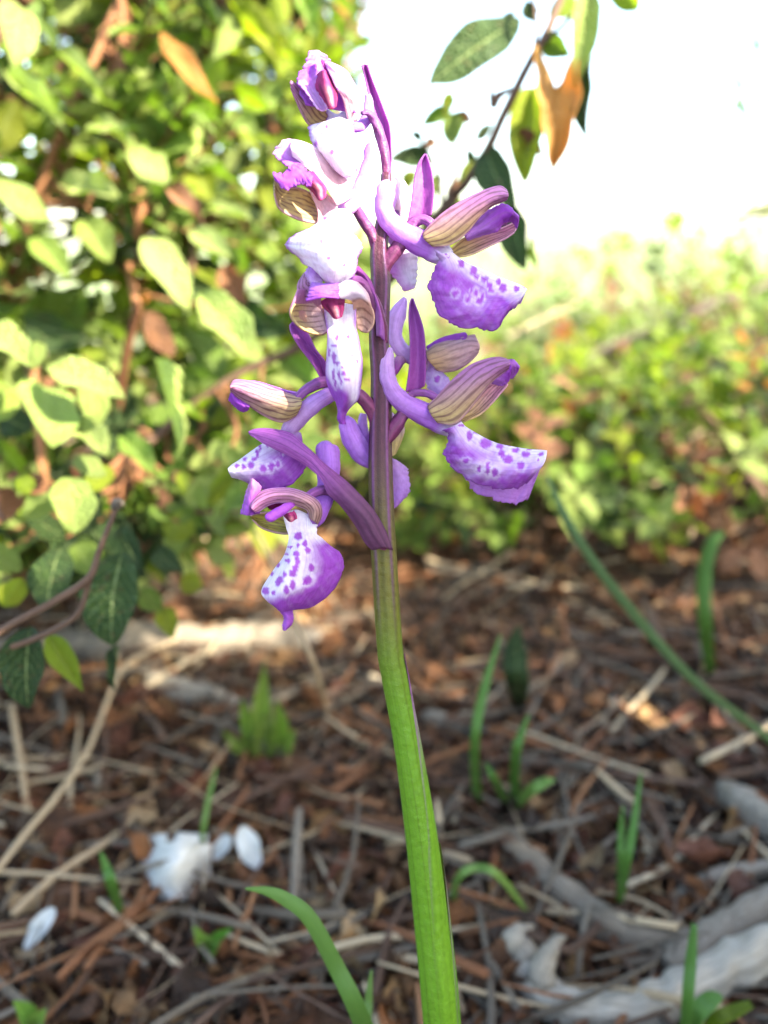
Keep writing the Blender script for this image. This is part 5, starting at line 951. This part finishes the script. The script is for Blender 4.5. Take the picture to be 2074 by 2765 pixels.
gp([(1800, 2610, .006), (1900, 2545, .008), (2000, 2490, .008), (2160, 2400, .008)], [.0045, .0048, .005, .005], 'fallen_branch', 'grey stick angled up over the thick brown grey stick', M_GREY, n=12)
gp([(1350, 2560, .004), (1400, 2610, .004), (1470, 2690, .004), (1600, 2740, .005), (1760, 2720, .006), (1900, 2650, .008), (2060, 2570, .01), (2220, 2510, .01)], [.0022, .0046, .0052, .0055, .0056, .006, .0062, .006], 'driftwood', 'large pale bleached driftwood branch under the bright grass tuft', M_PALEW, 'branch', n=18, wob=.14, short='the pale driftwood')
gp([(1455, 2680, .006), (1470, 2600, .012), (1500, 2545, .016), (1530, 2530, .017)], [.0045, .003, .0018, .0005], 'wood_splinter', 'jagged upright splinter on the broken end of the driftwood', M_PALEW, 'splinter')
gp([(1420, 2650, .004), (1410, 2570, .008), (1385, 2530, .012), (1440, 2500, .012)], [.004, .004, .003, .001], 'wood_splinter', 'pale broken splinter at the end of the bleached driftwood', M_PALEW, 'splinter')
gp([(1940, 2120, .006), (2000, 2170, .006), (2080, 2230, .006), (2200, 2310, .006)], [.004, .006, .0065, .006], 'fallen_branch', 'short thick stick with a pale cut end at the right', M_PALEW, n=12, short='the pale cut stick')
gp([(1800, 2450, None), (1870, 2400, .004), (1950, 2365, .006), (2090, 2345, .006), (2200, 2340, .006)], [.002, .0028, .003, .003, .003], 'fallen_branch', 'forked thin grey stick above the thick brown grey stick', M_GREY)
gp([(1120, 2100, None), (1280, 2070, None), (1450, 2058, None), (1600, 2068, None), (1760, 2095, None)], [.0015, .0022, .0022, .002, .0015], 'grey_stick', 'long thin grey stick lying level behind the thin grass tuft', M_GREY, 'stick', short='the long level grey stick')
gp([(1740, 1855, None), (1830, 1950, None), (1960, 2075, None)], [.002, .0024, .002], 'grey_stick', 'straight grey stick pointing at the pale cut stick', M_GREY, 'stick')
gp([(1630, 1970, None), (1670, 1860, None), (1720, 1780, None)], [.0016, .0018, .001], 'grey_stick', 'slim grey stick leaning away from the long level stick', M_GREY, 'stick')
gp([(1130, 1930, None), (1200, 1950, None), (1340, 1985, None)], [.002, .0045, .002], 'wood_splinter', 'pale flat wood splinter lying right of the orchid stem', M_PALEW, 'splinter')
gp([(1400, 2390, .003), (1550, 2400, .004), (1720, 2430, .006), (1850, 2500, .008)], [.0006, .0007, .0007, .0006], 'straw_stalk', 'thin straw lying over the thick brown grey stick', M_STRAW, 'straw')
gp([(1185, 2300, .002), (1185, 2230, .01), (1180, 2160, .018)], [.0012, .0012, .0006], 'straw_stalk', 'short upright dry stub touching the orchid stem', M_STRAW, 'straw')
gp([(1560, 2640, .002), (1570, 2540, .008), (1590, 2440, .012)], [.0008, .0009, .0006], 'grey_stick', 'thin grey twig standing before the thick brown grey stick', M_GREY, 'stick')

def scrap():
    c = G(460, 2390); rows = []
    nu, nv = 14, 16; V = []; U = []
    for i in range(nu):
        for j in range(nv):
            a, b = i/(nu-1), j/(nv-1)
            x = 365+ (570-365)*b; y = 2250+180*a
            h = 0.015*(1-a)+0.004*math.sin(b*9+a*3)+0.003*math.sin(a*8-b*5)+0.004*mnoise.noise((a*6, b*6, 1))
            if b < 0.35: y += 40*(0.35-b)*2; h -= 0.006*(0.35-b)*3*a
            edge = 10*mnoise.noise((a*9+5, b*9, 2.0))
            d = gd(460, 2390)-0.006+0.01*(a-0.5)*-1+0.006*math.sin(b*7+1)+0.004*math.sin(a*6+b*4)
            p = W(x+edge*1.5, y+edge, d); V.append(p); U.append((a, b))
    F = [f for f in gridF(nu, nv).tolist()]
    keep = []
    for f in F:
        i, j = divmod(f[0], nv)
        if (i < 2 and j in (6, 7)) or (i > 10 and j < 4) or (i > 6 and j < 2) or (i < 2 and j > 13): continue
        keep.append(f)
    o = add('white_scrap', np.array(V), keep, M_PAPER, None, uv=np.array(U), solid=.0003)
    tag(o, 'crumpled torn white scrap standing in the brown litter', 'scrap'); LANDMARKS.append((o, 'the white scrap', np.array(V)))
scrap()
for (bx, by, tx, ty, wpx, lab) in ((650, 2210+20, 700, 2345, 62, 'rounded pale blue white petal leaning in the litter right of the scrap'), (622, 2255, 580, 2320, 40, 'small white petal between the scrap and the rounded pale petal'), (150, 2450, 70, 2560, 48, 'long pale blue petal lying alone in the litter on the left')):
    d = gd(tx, ty)-.008; B = W(bx, by, d-.004); T = W(tx, ty, d); ax = T-B; L = np.linalg.norm(ax)
    o = inst('fallen_petal', shared(('petal', 'round', lab[:4]), LEAFH['round'][1], M_WPET), frame(B, ax, np.array([0.2, -0.6, 0.7]), L, wpx/FPX*d), None)
    tag(o, lab, 'petal')
    if 'alone' in lab: LANDMARKS.append((o, 'the long pale petal', np.array([B, T])))

# dead leaves: the 300 that show largest are objects, the rest one mass
lit = []
for i in range(15000):
    y = 0.08+1.25*random.random()**1.35; x = random.uniform(-0.62, 0.66)*(0.35+y*0.75)
    sz = random.choice((.005, .0065, .008, .010, .012, .015, .018))*random.uniform(.8, 1.25)
    k = random.randrange(12); a = random.uniform(0, 6.283)
    n_ = Vector((0, 0, 1))+rv(0.5); ax = Vector((math.cos(a), math.sin(a), random.gauss(0, .35)))
    z = hgt(x, y)+random.uniform(-0.001, 0.006)*(1 if i % 3 else 0.2)
    M = frame((x, y, z), ax, n_, sz, sz*random.uniform(.28, 0.72))
    px, py, d = proj((x, y, z)); vis = -20 < px < 2094 and 1380 < py < 2785
    lit.append((sz/d if vis else -1, k, M))
lit.sort(key=lambda q: -q[0])
# thin the ranking so the individual leaves spread over the litter instead of only the nearest
LCOL = [('dark brown', (0.045, 0.025, 0.016)), ('orange brown', (0.26, 0.10, 0.035)), ('tan', (0.30, 0.17, 0.075)), ('reddish brown', (0.14, 0.05, 0.028)), ('pale straw', (0.34, 0.23, 0.13)), ('chestnut', (0.10, 0.045, 0.022))]
LMAT = [leaf_mat('litter_'+c.replace(' ', '_'), [(0.0, tuple(0.75*q for q in k)), (1.0, tuple(1.2*q for q in k))], trans=0.12, tint=(1.3, 0.9, 0.6), veins=False, rough=0.6) for c, k in LCOL]
MARKS = [(o.name, l, p) for o, l, p in LANDMARKS]
for s, k, M in lit[:300]:
    ci = random.choices(range(6), (3, 2.8, 1.8, 3, 0.9, 3))[0]
    o = inst('dead_leaf', shared(('dead_leaf', k), DEADV[k], LMAT[ci]), M, None)
    p = np.array(M)[:3, 3]; j = min(MARKS, key=lambda q: np.min(np.sum((q[2]-p)**2, axis=1)))
    tag(o, LCOL[ci][0]+' dry leaf in the litter nearest to '+j[1], 'leaf', LCOL[ci][0]+' leaves near '+j[1])
o = joined('leaf_litter', [(DEADV[k], M) for s, k, M in lit[300:]], M_LITT, None)
tag(o, 'thick layer of small dry brown leaves covering the ground', 'leaf litter')
# crumbs of bark and soil
def crumbs():
    n = 26000; Vs = np.zeros((n, 4, 3)); 
    y = 0.08+1.1*rng.random(n)**1.4; x = (rng.random(n)*1.28-0.64)*(0.35+y*0.75); s = rng.choice([.0012, .002, .003, .0045], n)
    z = np.array([hgt(a, b) for a, b in zip(x, y)])+rng.random(n)*0.005
    T = np.array([(1, 0, -.5), (-.5, .87, -.5), (-.5, -.87, -.5), (0, 0, 1)])
    V = T[None]*s[:, None, None]*(0.4+rng.random((n, 4, 3)))+np.stack([x, y, z], 1)[:, None]
    F = np.array([(0, 2, 1), (0, 1, 3), (1, 2, 3), (2, 0, 3)])
    F = (F[None]+(np.arange(n)*4)[:, None, None]).reshape(-1, 3)
    o = add('litter_crumbs', V.reshape(-1, 3), F, M_LITT, None, uv=np.tile(np.array([(0, 0), (1, 0), (0, 1), (.5, .5)]), (n, 1)), smooth=False, origin=(0, 0, 0))
    tag(o, 'crumbs of bark and broken leaf between the fallen leaves', 'crumbs', kind='stuff')
crumbs()
# small twigs scattered in the litter
def twigs():
    items = []
    for i in range(6000):
        y = 0.09+1.0*random.random()**1.3; x = random.uniform(-.6, .64)*(0.35+y*0.75)
        L = random.uniform(.012, .07); a = random.uniform(0, 3.14); r = random.choice((.0003, .0005, .0007, .001, .0013)); h = random.uniform(.001, .010); tl = random.gauss(0, .2)
        d = np.array([math.cos(a), math.sin(a), tl]); b = np.array([-d[1], d[0], 0])
        c = np.array([x, y, hgt(x, y)+h])
        P = [c-d*L/2, c-d*L/6+b*L*random.gauss(0, .025), c+d*L/6+b*L*random.gauss(0, .025), c+d*L/2]
        for q in P: q[2] = max(q[2], hgt(q[0], q[1])+.0005)
        px, py, dep = proj(c); vis = 0 < px < 2074 and 1450 < py < 2765
        items.append((L/dep if vis else -1, P, r, random.choices((M_GREY, M_TWIG, M_STRAW, M_RUST), (4, 4, 1.6, 3))[0]))
    items.sort(key=lambda q: -q[0])
    names = {M_GREY.name: ('grey weathered', 'grey'), M_TWIG.name: ('dark brown', 'dark'), M_STRAW.name: ('pale straw coloured', 'straw'), M_RUST.name: ('reddish brown', 'red')}
    for s, P, r, m in items[:150]:
        o = stick('litter_twig', P, [r, r, r*.9, r*.6], m, None, n=6, wob=.1, m=8)
        c = np.array(P).mean(axis=0); j = min(MARKS, key=lambda q: np.min(np.sum((q[2]-c)**2, axis=1)))
        tag(o, names[m.name][0]+' twig in the litter nearest to '+j[1], 'twig', names[m.name][0]+' twigs near '+j[1])
    by = {}
    for s, P, r, m in items[150:]:
        V, F, UV = tube_v(P, [r, r, r*.9, r*.6], 5, 6); by.setdefault(m.name, (m, []))[1].append(((V, F, UV), Matrix.Identity(4)))
    for nm, (m, it) in by.items():
        o = joined('twig_litter', it, m, None); tag(o, names[nm][0]+' twig bits strewn through the litter', 'twig litter')
twigs()

# ------------------------------------------------------------------ unseen shrub added on the sunny side to shade litter, lower flowers and stem
def shade_shrub():
    b = np.array([0.58, 0.02, 0.0]); b[2] = hgt(b[0], b[1]); e = empty('shading_shrub', b)
    tag(e, 'unseen leafy shrub added to the right to shade the litter and lower flowers', 'shrub')
    items = {}; tws = []
    for i in range(980):
        x = random.uniform(.34, .72); y = random.uniform(-.24, .42) if i < 640 else random.uniform(-.17, .09)
        top = (0.1455+0.68*x)/0.73  # slanted top shaped to leave the upper flowers in sun
        if y > 0.09: top -= min(0.20, (y-0.09)*0.8)+random.uniform(0, .05)
        z = random.uniform(.20 if i < 640 else .42, top-.016)
        if y > 0.09 and random.random() < 0.42: continue
        y -= 0.125
        tip = Vector((x, y, z)); root = tip+Vector((random.uniform(.0, .03), random.gauss(0, .02), -.045))
        tws.append([b-np.array([0, 0, .004]), np.array([b[0]*.8+x*.2, b[1]*.8+y*.2, z*.55]), np.array(root), np.array(tip)])
        for (k, v, M, p, sz) in sprig_leaves(tip, root, 8, random.uniform(.026, .04), flat=1.0): items.setdefault(0, []).append((LEAFV[k][v], M))
    Vs, Fs, Us, off = [], [], [], 0
    for P in tws:
        V, F, UV = tube_v(P, [.0022, .0016, .001, .0005], 5, 12); Vs.append(V); Fs.append(F+off); Us.append(UV); off += len(V)
    t = add('stems', np.vstack(Vs), np.vstack(Fs), M_TWIG, e, uv=np.vstack(Us)); t['kind'] = 'stuff'
    joined('foliage', items[0], M_LEAF, e)
shade_shrub()
